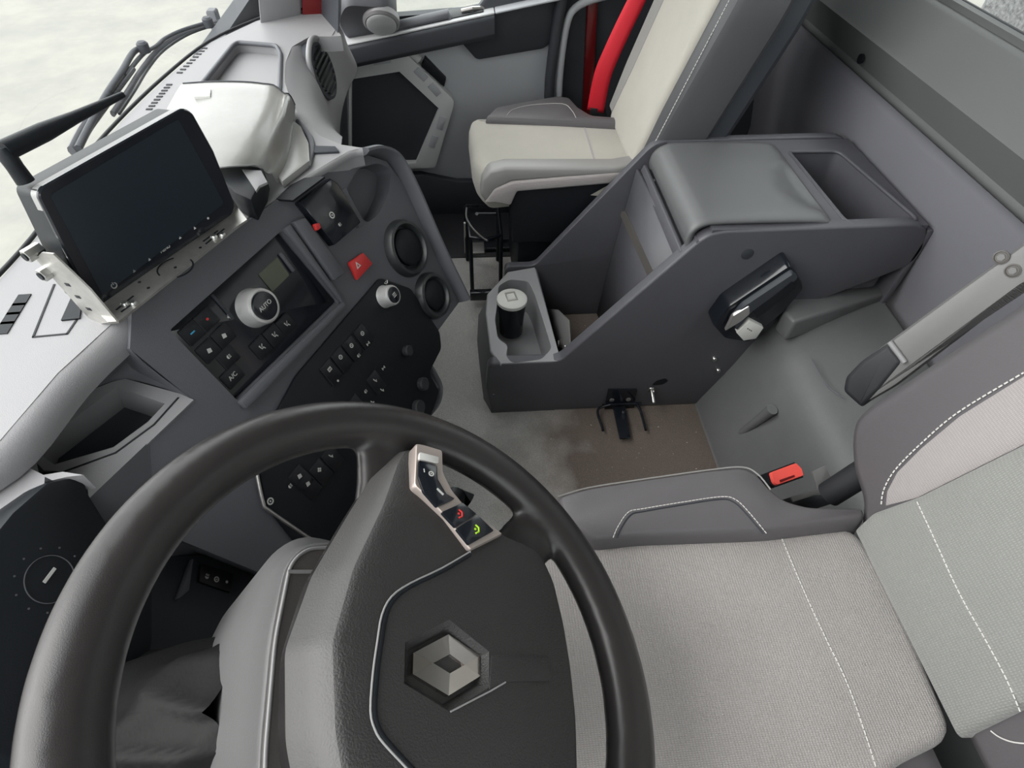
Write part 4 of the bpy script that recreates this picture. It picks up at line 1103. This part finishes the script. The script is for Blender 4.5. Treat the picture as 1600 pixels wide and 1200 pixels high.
# deck round lid and rear compartment
deck = [(XN+.004, -.535), (XF+.018, -.535), (XF+.018, -.985), (XN+.004, -.985)]
comp = rnd([tuple(A(q, 2, Z2))[:2] for q in [(1232, 238), (1310, 237), (1436, 346), (1334, 354), (1318, 344)]], [.01, .02, .02, .03, .02], 4)
lidh = [(XN+.02, -.50-.036), (XF-.01, -.536), (XF-.01, -.76), (XN+.02, -.76)]
dk = plate('deck', 'console', con, XY, deck, [comp], Z2-.012, Z2+.001, [Z2-.17])
cpf = [tuple(A(q, 2, Z2+.004))[:2] for q in [(1224, 232), (1316, 230), (1446, 352), (1322, 360)]]
tube('compartment_rim', 'console', dk, [V((x, y, Z2+.001)) for x, y in comp], .004, 8, closed=True)
# lid: rounded front edge dropping forward, finger scoop at the rear
lx0, lx1 = XN+.016, XF-.008
box('deck_front', 'console', con, XY, XN+.002, XF+.01, -.545, -.508, .43, Z2-.022, .002)
lprof = [(.497, Z2-.050), (.492, Z2-.028), (.497, Z2-.006), (.515, Z2+.010), (.545, Z2+.016), (.65, Z2+.017), (.755, Z2+.014), (.785, Z2+.006)]
lprof = cr([(a, b, 0) for a, b in lprof], 5)
rows = []
NX = 40
for p in lprof:
    row = []
    for i in range(NX+1):
        u = i/NX; x = lx0+(lx1-lx0)*u
        e = min(u, 1-u)*NX
        z = p.y - (.006*(1-min(e, 2.5)/2.5)**2)
        yy = -p.x
        # scoop
        sx, sy = (x-.965)/.105, (-p.x+.795)/.085
        d = sx*sx+sy*sy
        if d < 1: z -= .012*(1-d)**.8*max(0, min(1, (.787-p.x)/.02))
        row.append(V((x, yy, z)))
    rows.append(row)
lid = grid('lid', 'lid', con, rows, 50, .012)
# rear skirt closing
prism('back_wall', 'console', con, XY, [(XN, -1.005), (XF+.02, -1.005), (XF+.02, -.990), (XN, -.990)], .3, Z2-.01, .004)
# blind cap & screw holes on the near side
cx, cy_ = yz((1168, 397)); layers('blind_cap', 'dash_dark', con, YZ(XN), circ(cx, cy_, .013, 24), [(0, -.001), (0, .0006), (.001, .001)])
for q in [(1116, 560), (1122, 578)]:
    x, y = yz(q); f = YZ(XN).at(x, y)
    layers('fixing_screw', 'zinc', con, f, circ(0, 0, .007, 14), [(0, -.001), (0, .003), (.002, .006)])
x, y = yz((1030, 600)); 
prism('slotted_hole', 'black', con, YZ(XN), rnd([(x-.020, y-.004), (x+.010, y-.002), (x+.022, y+.012), (x+.012, y+.022), (x-.010, y+.014)], .008), -.001, .0008)
x, y = yz((771, 616)); layers('rivet', 'seam', con, YZ(XN).at(x, y), circ(0, 0, .0025, 8), [(0, 0), (.001, .001)])

# bolt sticking out of the console side
b0 = A((1018, 608), 0, XN)
bt = thing('bolt', 'zinc bolt with washer sticking out of the console side by the slotted hole', 'bolt', tuple(b0))
bd = Fr(b0, (0, 1, 0), (.35, 0, 1)); bd = Fr(b0, (0, 1, .0), (-.35, .0, .93))
if bd.z.x > 0: bd = Fr(b0, (0, -1, 0), bd.y)
layers('washer', 'zinc', bt, bd, circ(0, 0, .012, 24), [(0, 0), (0, .002)])
layers('nut', 'zinc', bt, bd, circ(0, 0, .008, 6), [(0, .002), (0, .010)], .0006)
layers('shank', 'zinc', bt, bd, circ(0, 0, .0048, 14), [(0, .010), (0, .036), (.001, .038)])
# black hook bracket
hk = thing('hook_bracket', 'black metal bracket with two rods and a flat tongue screwed low on the console side', 'hook bracket', (XN-.01, -.44, .05))
x0, y0 = yz((950, 634)); x1, y1 = yz((994, 607))
prism('back_plate', 'gloss', hk, YZ(XN), [yz(q) for q in [(950, 607), (995, 607), (990, 638), (944, 638)]], .0, .004, .001)
for q in [(956, 625), (982, 624)]:
    x, y = yz(q, XN-.004); layers('screw', 'zinc', hk, YZ(XN-.004).at(x, y), circ(0, 0, .0068, 16), [(0, 0), (0, .001), (.003, .0035)])
zt_ = .022
tube('rod', 'gloss', hk, cr([V((XN-.006, A((990, 640), 0, XN).y, zt_)), A((1001, 643), 2, zt_), A((1008, 668), 2, zt_-.004), A((1009, 672), 2, zt_-.004)], 5), .0035, 10)
tube('rod', 'gloss', hk, cr([V((XN-.006, A((950, 640), 0, XN).y, zt_)), A((934, 641), 2, zt_), A((941, 668), 2, zt_-.004), A((942, 673), 2, zt_-.004)], 5), .0035, 10)
tube('cross_rod', 'gloss', hk, [V((XN-.006, A((938, 641), 0, XN).y, zt_)), V((XN-.006, A((997, 641), 0, XN).y, zt_))], .0035, 10)
prism('tongue', 'gloss', hk, XY.at(0, 0, zt_-.006), [tuple(A(q, 2, zt_-.004))[:2] for q in [(957, 636), (977, 636), (985, 685), (968, 686)]], 0, .004, .001)
# handset in holder on the console side
hs = thing('handset_holder', 'black ribbed handset in its holder on the console side, white sticker at the lower end', 'handset', (XN-.03, -.7, .37))
HF = YZ(XN)
hq = lambda q, x=.775: yz(q, x)
ho = rnd([hq(q) for q in [(1114, 510), (1136, 480), (1236, 413), (1247, 430), (1258, 450), (1229, 485), (1192, 516), (1170, 536), (1132, 530)]], .010, 4)
layers('holder_body', 'gloss', hs, HF, ho, [(0, .0), (0, .034), (.003, .044)])
layers('handset_shell', 'dash_dark', hs, HF, rnd([hq(q, .768) for q in [(1140, 500), (1160, 476), (1238, 424), (1248, 434), (1176, 486), (1150, 516)]], .006), [(0, .040), (0, .050), (.004, .056)])
lab(layers('metal_insert', 'satin', hs, HF, rnd([hq(q, .762) for q in [(1133, 518), (1145, 494), (1171, 478), (1172, 491), (1158, 503)]], .004), [(0, .050), (0, .056), (.001, .0575)]), 'silver metal insert')
prism('grille', 'black', hs, HF, [hq(q, .762) for q in [(1178, 488), (1238, 440), (1244, 450), (1184, 498)]], .045, .0575)
stk_ = prism('sticker', 'label', hs, HF, [hq(q, .768) for q in [(1150, 518), (1171, 499), (1192, 510), (1180, 527), (1161, 530)]], .040, .0565, .0005)
bm = bmesh.new(); sx_, sy_ = hq((1170, 513), .768)
fs = HF.at(sx_, sy_, .0566, -.6)
for k in range(3): add_box(bm, fs, -.008+.006*k, -.004+.006*k, -.001, .0012, 0, .0003)
link('sticker_print', bm, 'black', stk_)
# cup with pale lid standing in the tray
cc = A((800, 466), 2, TZ+.018)
cu = thing('travel_cup', 'dark blue-black cup with a pale square-tabbed lid standing in the console cup tray', 'cup', (cc.x, cc.y, TZ-.1))
cf = XY.at(cc.x, cc.y, TZ-.10)
layers('cup_body', 'gloss', cu, cf, circ(0, 0, .038, 32), [(.006, 0), (.004, .06), (0, .10), (0, .112)])
layers('cup_lid', 'label', cu, cf, circ(0, 0, .040, 32), [(0, .108), (0, .117), (.004, .120)])
plate('lid_tab', 'satin', cu, cf.at(.004, .002, 0, .2), [(-.017, -.014), (.017, -.014), (.017, .014), (-.017, .014)], [[(-.012, -.010), (.013, -.010), (.013, .010), (-.012, .010)]], .119, .122)
# steel bracket with knob inside the bin
sb = thing('steel_bracket', 'folded grey steel bracket with a round catch standing in the open console bin', 'bracket', (1.0, -.29, .01))
SBF = Fr((.97, -.275, .10), (-1, -.05, 0), (0, -.12, 1))
if SBF.z.y < 0: SBF = Fr(SBF.o, -SBF.x, SBF.y)
sbo = [SBF.px(q) for q in [(850, 482), (872, 484), (889, 500), (893, 558), (866, 556), (858, 530)]]
prism('plate', 'steel', sb, SBF, sbo, -.0015, .0015, .0005)
x, y = SBF.px((878, 537)); 
layers('round_catch', 'brownpanel', sb, SBF.at(x, y), circ(0, 0, .013, 20), [(0, .001), (0, .006), (.003, .008)])
box('catch_tongue', 'satin', sb, SBF.at(x, y, .008, .7), -.003, .003, -.008, .008, 0, .003, .0006)
for q in [(869, 549), (884, 541)]:
    x, y = SBF.px(q); layers('screw', 'zinc', sb, SBF.at(x, y), circ(0, 0, .003, 10), [(0, .001), (.001, .003)])

# ================================================================== DRIVER SEAT
ds = thing('driver_seat', 'grey fabric driver seat with dark leatherette bolsters and pale stitching, nearest the camera', 'seat', (.09, -.35, .1))
ZS = .47
def zz(q, z=ZS): P = A(q, 2, z); return (P.x, P.y)
box('seat_base', 'black', ds, XY, -.14, .24, -.58, -.16, .004, .30, .02)
core = [(-.30, -.14), (-.26, -.11), (.20, -.115), (.27, -.15), (.30, -.3), (.30, -.44), (.25, -.49), (.24, -.585), (.15, -.57), (-.24, -.57), (-.30, -.40)]
layers('cushion_core', 'leather', ds, XY, rnd(core, .03), [(.02, .28), (0, .30), (0, .42), (.01, .445), (.03, .452)])
cush = rnd([(.217, -.105), (.222, -.35), zz((1336, 817)), zz((1388, 890)), zz((1430, 985)), zz((1468, 1075)), zz((1500, 1150)), zz((1400, 1200)), (-.20, -.40), (-.20, -.105)], [.04, .02, .03, .02, .02, .02, .03, .02, .02, .04], 4)
cu_o = layers('seat_cushion', 'fabric', ds, XY, cush, [(0, .40), (0, .452), (.003, .462), (.009, .468), (.018, .470)])
stitches('cushion_seam', 'thread', cu_o, cr([A(q, 2, .4705) for q in [(1222, 842), (1250, 909), (1285, 986), (1322, 1063), (1350, 1140), (1374, 1215)]], 6), .0008, .0046, .0014)
# right hand bolster of the cushion
bol = [zz(q, .495) for q in [(880, 818), (868, 772), (920, 758), (1010, 744), (1110, 730), (1160, 726), (1186, 738), (1206, 762), (1226, 778), (1262, 788), (1352, 790), (1358, 812), (1200, 832), (1000, 838), (928, 846)]]
bolb = bmesh.new()
cb = rnd(bol, .012, 3)
add_layers(bolb, XY, cb, [(-.004, .36), (-.004, .44), (0, .478), (.002, .487), (.005, .493), (.009, .496)])
bo1 = link('cushion_bolster', bolb, 'leather', ds, 60)
for dz in (0,): stitches('bolster_seam', 'thread', bo1, cr([A(q, 2, .4968) for q in [(958, 840), (966, 822), (982, 800), (1004, 795), (1070, 784), (1128, 776), (1150, 781), (1170, 800), (1198, 834)]], 5), .0007, .0042, .0012)
tube('bolster_groove', 'dash_dark', bo1, cr([A(q, 2, .4962) for q in [(964, 840), (971, 824), (986, 804), (1006, 799), (1070, 788), (1126, 780), (1147, 785), (1166, 803), (1192, 834)]], 5), .0012, 6)
tube('bolster_piping', 'leather_light', bo1, cr([A(q, 2, .4945) for q in [(872, 776), (920, 762), (1010, 748), (1110, 734), (1160, 730), (1184, 741), (1204, 765)]], 5), .0012, 6)
# backrest
th = R(18)
BK = Fr((.09, -.603, .47), (1, 0, 0), (0, -math.sin(th), math.cos(th)))
if BK.z.y < 0: BK = Fr(BK.o, -BK.x, BK.y)
bx = lambda q, z=0: BK.px(q, z)
bout = [bx(q, .03) for q in [(1352, 806), (1335, 780), (1322, 735), (1318, 690), (1322, 660), (1342, 630), (1400, 590), (1600, 452), (1760, 340), (1900, 500), (2000, 900), (1800, 1500), (1560, 1250), (1518, 1150)]]
H_ = .72
bout = [bx(q, .02) for q in [(1356, 806), (1338, 782), (1322, 735), (1319, 690), (1324, 655), (1345, 632), (1450, 560), (1600, 458)]]
xe, ye = bout[-1]
bpoly = rnd([(bout[0][0], -.01)]+bout[1:]+[(xe, ye+.12), (xe*.92, H_), (.22, H_), (.30, .35), (.29, .10), (.26, -.01)], .015, 3)
layers('backrest_core', 'leather', ds, BK, bpoly, [(.02, -.11), (0, -.09), (0, -.005), (.006, .010), (.022, .020)])
sidep = [bx(q, .021) for q in [(1384, 790), (1386, 768), (1402, 738), (1440, 700), (1500, 650), (1600, 588), (1760, 500), (1760, 620), (1600, 694), (1432, 778)]]
sf = layers('backrest_side_fabric', 'fabric_side', ds, BK, sidep, [(0, .012), (0, .0208), (.002, .0216)])
lab(sf, 'paler fabric strip')
cpoly = [bx(q, .03) for q in [(1357, 811), (1432, 778), (1600, 694), (1760, 616)]]
cpoly = [(x, y) for x, y in cpoly]
cen = [(bx((1357, 814), .03)[0], -.004), bx((1362, 802), .03), bx((1434, 776), .03), bx((1600, 693), .03), (bx((1600, 693), .03)[0], H_-.06), (.24, H_-.06), (.14, .10), (.13, -.004)]
xl = bx((1519, 1150), .03)[0]
cen[-1] = (xl, -.004); cen[-2] = bx((1602, 1104), .03)
ce_o = layers('backrest_centre', 'fabric_back', ds, BK, rnd(cen, .006, 3), [(0, .0), (0, .026), (.004, .033), (.014, .037)])
zc = .0375
stitches('backrest_seam', 'thread', ce_o, cr([BK.w(*bx(q, zc), zc) for q in [(1433, 784), (1460, 842), (1498, 925), (1540, 1000), (1572, 1060), (1594, 1112)]], 6), .0008, .0046, .0014)
stitches('side_seam', 'thread', sf, cr([BK.w(*bx(q, .0215), .0215) for q in [(1377, 788), (1381, 765), (1398, 735), (1436, 696), (1496, 645), (1600, 582)]], 6), .0010, .0045, .0022)
lowf = [bx(q, .022) for q in [(1545, 1140), (1570, 1160), (1610, 1165), (1640, 1100), (1600, 1110)]]
tube('side_seam', 'thread', ds, cr([BK.w(*bx(q, .021), .021) for q in [(1548, 1142), (1562, 1152), (1585, 1160), (1625, 1163)]], 4), .0008, 6)
# folded armrest beside the backrest
arm = thing('armrest', 'long grey folded up armrest with black tip and two bolts beside the driver backrest', 'armrest', tuple(A((1335, 620), 0, .40)))
pa, pb = A((1338, 622), 0, .40), A((1700, 345), 0, .40)
ad = (pb-pa).normalized()
AX = Fr(pa, ad, CP-pa)   # y roughly towards the camera, z sideways
s_ax = ad.cross((CP-pa).normalized()).normalized(); n_ax = s_ax.cross(ad).normalized()
if n_ax.dot(CP-pa) < 0: n_ax = -n_ax
AR = Fr(pa, ad, s_ax)
if AR.z.dot(CP-pa) < 0: AR = Fr(pa, ad, -s_ax)
aq = lambda q, z=.012: AR.px(q, z)
body = [aq(q) for q in [(1318, 612), (1322, 590), (1345, 566), (1500, 452), (1620, 365), (1700, 305), (1740, 380), (1640, 430), (1600, 452), (1500, 528), (1400, 604), (1362, 626), (1346, 637)]]
layers('armrest_pad', 'steel', arm, AR, rnd(body, .006, 3), [(.004, -.03), (0, -.022), (0, .006), (.003, .0115), (.008, .013)])
tip = [aq(q, .014) for q in [(1317, 612), (1321, 590), (1345, 565), (1388, 536), (1412, 566), (1376, 610), (1346, 638)]]
lab(layers('armrest_tip', 'rubber', arm, AR, rnd(tip, .006, 3), [(0, -.032), (0, .010), (.004, .0145), (.008, .0155)]), 'black moulded tip')
tube('armrest_band', 'dash_lit', arm, [AR.w(*aq(q, .0155), .0155) for q in [(1390, 534), (1400, 547), (1414, 566)]], .004, 8)
for q in [(1564, 402), (1582, 423)]:
    x, y = aq(q, .014); f = AR.at(x, y)
    b_ = layers('bolt_cup', 'brownpanel', arm, f, circ(0, 0, .0085, 24), [(0, .012), (0, .0145), (.0015, .0148), (.002, .0135)])
    layers('bolt_head', 'steel', b_, f, circ(0, 0, .0045, 6), [(0, .012), (0, .0150)])
# buckle
bu = thing('seat_belt_buckle', 'black seat belt buckle with red release button beside the driver seat', 'seat belt buckle', (.33, -.55, .3))
BF = Fr(A((1228, 742), 2, .44), (.18, -1, 0), (.9, .2, .35))
if BF.z.z < 0: BF = Fr(BF.o, BF.x, -BF.y)
red = [BF.px(q) for q in [(1202, 739), (1242, 724), (1251, 733), (1254, 744), (1212, 759), (1207, 755)]]
layers('buckle_body', 'black', bu, BF, inset(red, -.002), [(.002, -.075), (.0, -.07), (0, -.002)])
rbn = layers('release_button', 'redbuckle', bu, BF, rnd(red, .003, 3), [(0, -.003), (0, .003), (.001, .0045)])
prism('release_slot', 'redpaint', rbn, BF, [BF.px(q, .005) for q in [(1218, 750), (1241, 742), (1242, 745), (1219, 754)]], .004, .0052)
prism('belt_tongue', 'steel', bu, BF, [BF.px(q, -.03) for q in [(1269, 737), (1290, 727), (1302, 754), (1285, 770), (1240, 784), (1236, 776), (1278, 764)]], -.034, -.030, .0008)
prism('buckle_stalk', 'rubber', bu, BF, [BF.px(q, -.06) for q in [(1236, 776), (1310, 770), (1322, 780), (1260, 800), (1225, 790)]], -.10, -.06, .003)
tube('recliner_cover', 'rubber', ds, [V((.30, -.60, .42)), V((.30, -.63, .49))], .02, 16)

# ================================================================== PASSENGER SEAT
ps = thing('passenger_seat', 'pale beige fabric passenger seat with grey leatherette sides, at the far door', 'seat', (1.42, -.3, .1))
ZP = .45
pz = lambda q, z=ZP: tuple(A(q, 2, z))[:2]
box('seat_pedestal', 'black', ps, XY, 1.26, 1.56, -.52, -.19, .005, .34, .015)
box('seat_rail', 'gloss', ps, XY, 1.235, 1.255, -.52, -.05, .03, .06, .002)
pc_ = rnd([pz(q) for q in [(742, 246), (735, 190), (740, 182), (775, 182), (870, 186), (975, 191), (1010, 214), (1010, 262), (960, 264), (800, 264), (760, 268)]], [.02, .03, .02, .01, 0, 0, 0, 0, 0, .01, .03], 4)
layers('seat_cushion', 'fabric_pass', ps, XY, pc_, [(.012, .335), (.0, .35), (-.008, .38), (-.006, .42), (.0, .438), (.012, .447), (.03, .450)])
prism('cushion_line', 'fabric_side', ps, XY, [pz(q, .4505) for q in [(909, 189), (912, 189), (934, 262), (931, 262)]], .448, .4508)
# far bolster
fb_ = rnd([pz(q, .47) for q in [(757, 182), (775, 165), (820, 156), (870, 148), (890, 150), (905, 166), (925, 178), (975, 182), (975, 192), (870, 186)]], .01, 3)
layers('cushion_bolster', 'leather', ps, XY, fb_, [(0, .30), (0, .455), (.004, .466), (.012, .470)])
tube('bolster_line', 'thread', ps, cr([A(q, 2, .4712) for q in [(792, 180), (802, 171), (830, 164), (878, 162), (893, 172), (900, 184)]], 4), .0007, 5)
# near side: bright leatherette strip, trim and dark shell
def side_strip(name, m, qs, x, d, bev): return prism(name, m, ps, YZ(x), [yz(q, x) for q in qs], -d, 0, bev, 3)
side_strip('cushion_side', 'leather_light', [(750, 305), (753, 282), (765, 268), (790, 262), (960, 262), (1000, 255), (1000, 275), (955, 274), (880, 278), (800, 284), (775, 296), (760, 318)], 1.232, .05, .008)
side_strip('cushion_skirt', 'fabric_side', [(757, 318), (772, 297), (800, 285), (880, 278), (1000, 268), (1000, 288), (960, 287), (870, 295), (808, 300), (798, 322), (775, 318)], 1.228, .03, .006)
side_strip('seat_shell', 'black', [(796, 324), (806, 296), (870, 288), (1000, 276), (1000, 380), (800, 380)], 1.24, .06, .006)
# backrest
tb = R(17)
PB = Fr((1.39, -.505, .45), (1, 0, 0), (0, -math.sin(tb), math.cos(tb)))
pbx = lambda q, z=0: PB.px(q, z)
if PB.z.y < 0: PB = Fr(PB.o, -PB.x, PB.y)
# local x is reversed or not; use a helper that finds half widths
def pbpoly(pts): return pts
wN, wF = V((1.215, 0, 0)), 0
sgn = 1 if PB.x.x > 0 else -1
def bp2(xw, y): return (sgn*(xw-1.39), y)
layers('backrest_core', 'leather_dark', ps, PB, rnd([bp2(*p) for p in [(1.20, -.02), (1.195, .12), (1.175, .40), (1.20, .70), (1.58, .70), (1.62, .40), (1.62, .12), (1.60, -.02)]], .03, 4), [(.03, -.12), (0, -.09), (0, .0), (.008, .014), (.025, .02)])
layers('backrest_shell', 'dash_dark', ps, PB, rnd([bp2(*p) for p in [(1.21, .05), (1.205, .14), (1.19, .40), (1.22, .68), (1.56, .68), (1.60, .40), (1.60, .10)]], .03, 4), [(.02, -.16), (0, -.14), (0, -.10)])
pb_c = layers('backrest_centre', 'fabric_pass', ps, PB, rnd([bp2(*p) for p in [(1.245, -.01), (1.255, .14), (1.245, .40), (1.25, .64), (1.53, .64), (1.53, .40), (1.53, .14), (1.54, -.01)]], .02, 4), [(0, .0), (0, .022), (.006, .030), (.02, .034)])
lab(layers('backrest_side_fabric', 'fabric_back', ps, PB, rnd([bp2(*p) for p in [(1.545, .0), (1.535, .14), (1.535, .60), (1.585, .60), (1.605, .35), (1.605, .12), (1.59, .0)]], .01, 3), [(0, .01), (0, .022), (.004, .026)]), 'greenish grey fabric strip')
for xw in (1.205, ):
    stitches('backrest_seam', 'thread', ps, [PB.w(*bp2(xw, y), .0208) for y in (.02, .2, .4, .6)], .0009, .006, .002)
# seat mechanism under the front edge
fr_ = thing('adjuster_frame', 'black steel adjuster frame with pull wire under the front of the passenger seat', 'frame', (1.4, -.09, .1))
FX = YZ(1.30)
g = lambda q: A(q, 0, 1.30)
zq = .21
fq = lambda q, z=zq: A(q, 2, z)
bm = bmesh.new()
add_tube(bm, [fq(q) for q in [(727, 322), (778, 322), (783, 368), (760, 374), (735, 372)]], .006, 8, closed=True)
link('frame_tube', bm, 'gloss', fr_)
bm = bmesh.new(); add_tube(bm, [fq(q, .12) for q in [(745, 334), (778, 334)]], .005, 8); add_tube(bm, [fq((745, 334), .12), fq((745, 334), .21)], .005, 8); link('cross_bar', bm, 'gloss', fr_)
tube('pull_wire', 'satin', fr_, cr([fq(q, .215) for q in [(729, 325), (729, 340), (738, 356), (752, 370), (762, 376)]], 5), .0028, 6)
tube('frame_post', 'satin', fr_, [fq((726, 348), .17), fq((727, 395), .01)], .0035, 6)
box('foot_plate', 'satin', fr_, XY, *sorted((fq((733, 395), .012).x, fq((757, 378), .012).x)), *sorted((fq((757, 392), .012).y, fq((733, 392), .012).y)), .002, .012, .002)
box('floor_rail', 'gloss', fr_, XY, fq((757, 388), .02).x, fq((757, 388), .02).x+.05, -.36, fq((757, 388), .02).y, .005, .02, .003)
for q in ((727, 322), (778, 322), (783, 368), (735, 372)):
    p = fq(q); tube('leg', 'black', fr_, [p, V((p.x, p.y, .005))], .006, 8)
# red belt
rbt = thing('seat_belt', 'bright red seat belt hanging down beside the passenger seat backrest', 'seat belt', tuple(A((932, 176), 0, 1.68)))
cl_ = [A(q, 0, 1.655) for q in [(930, 174), (941, 120), (955, 84), (973, 45), (990, 10), (1012, -35)]]
cl_ = cr(cl_, 6)
rows = []
for i, p in enumerate(cl_):
    t = (cl_[min(i+1, len(cl_)-1)]-cl_[max(i-1, 0)]).normalized(); w = V((.35, .94, .0)); w = (w-t*w.dot(t)).normalized()
    hw = .026-.004*(i/len(cl_))
    rows.append([p+w*hw*k+t.cross(w)*.0018*math.cos(k*3) for k in (-1, -.5, 0, .5, 1)])
grid('webbing', 'redbelt', rbt, rows, 60, .0018)
prism('belt_anchor', 'rubber', rbt, YZ(1.66), [yz(q, 1.66) for q in [(922, 168), (945, 166), (948, 180), (924, 182)]], -.02, .01, .002)

# ================================================================== OUTSIDE
wb = box('parked_trailer', 'wet', None, XY, .0, 2.24, -3.4, -2.0, G+.9, 2.2, .02)
tag(wb, 'wet grey vehicle body seen through the rear window at the top right corner', 'vehicle')
yb = layers('yellow_post', 'yellow', None, XY.at(*tuple(A((347, 8), 2, .1))[:2], G), circ(0, 0, .06, 20), [(0, 0), (0, 1.3), (.02, 1.33)])
tag(yb, 'short yellow post outside beyond the far wiper tip', 'post')
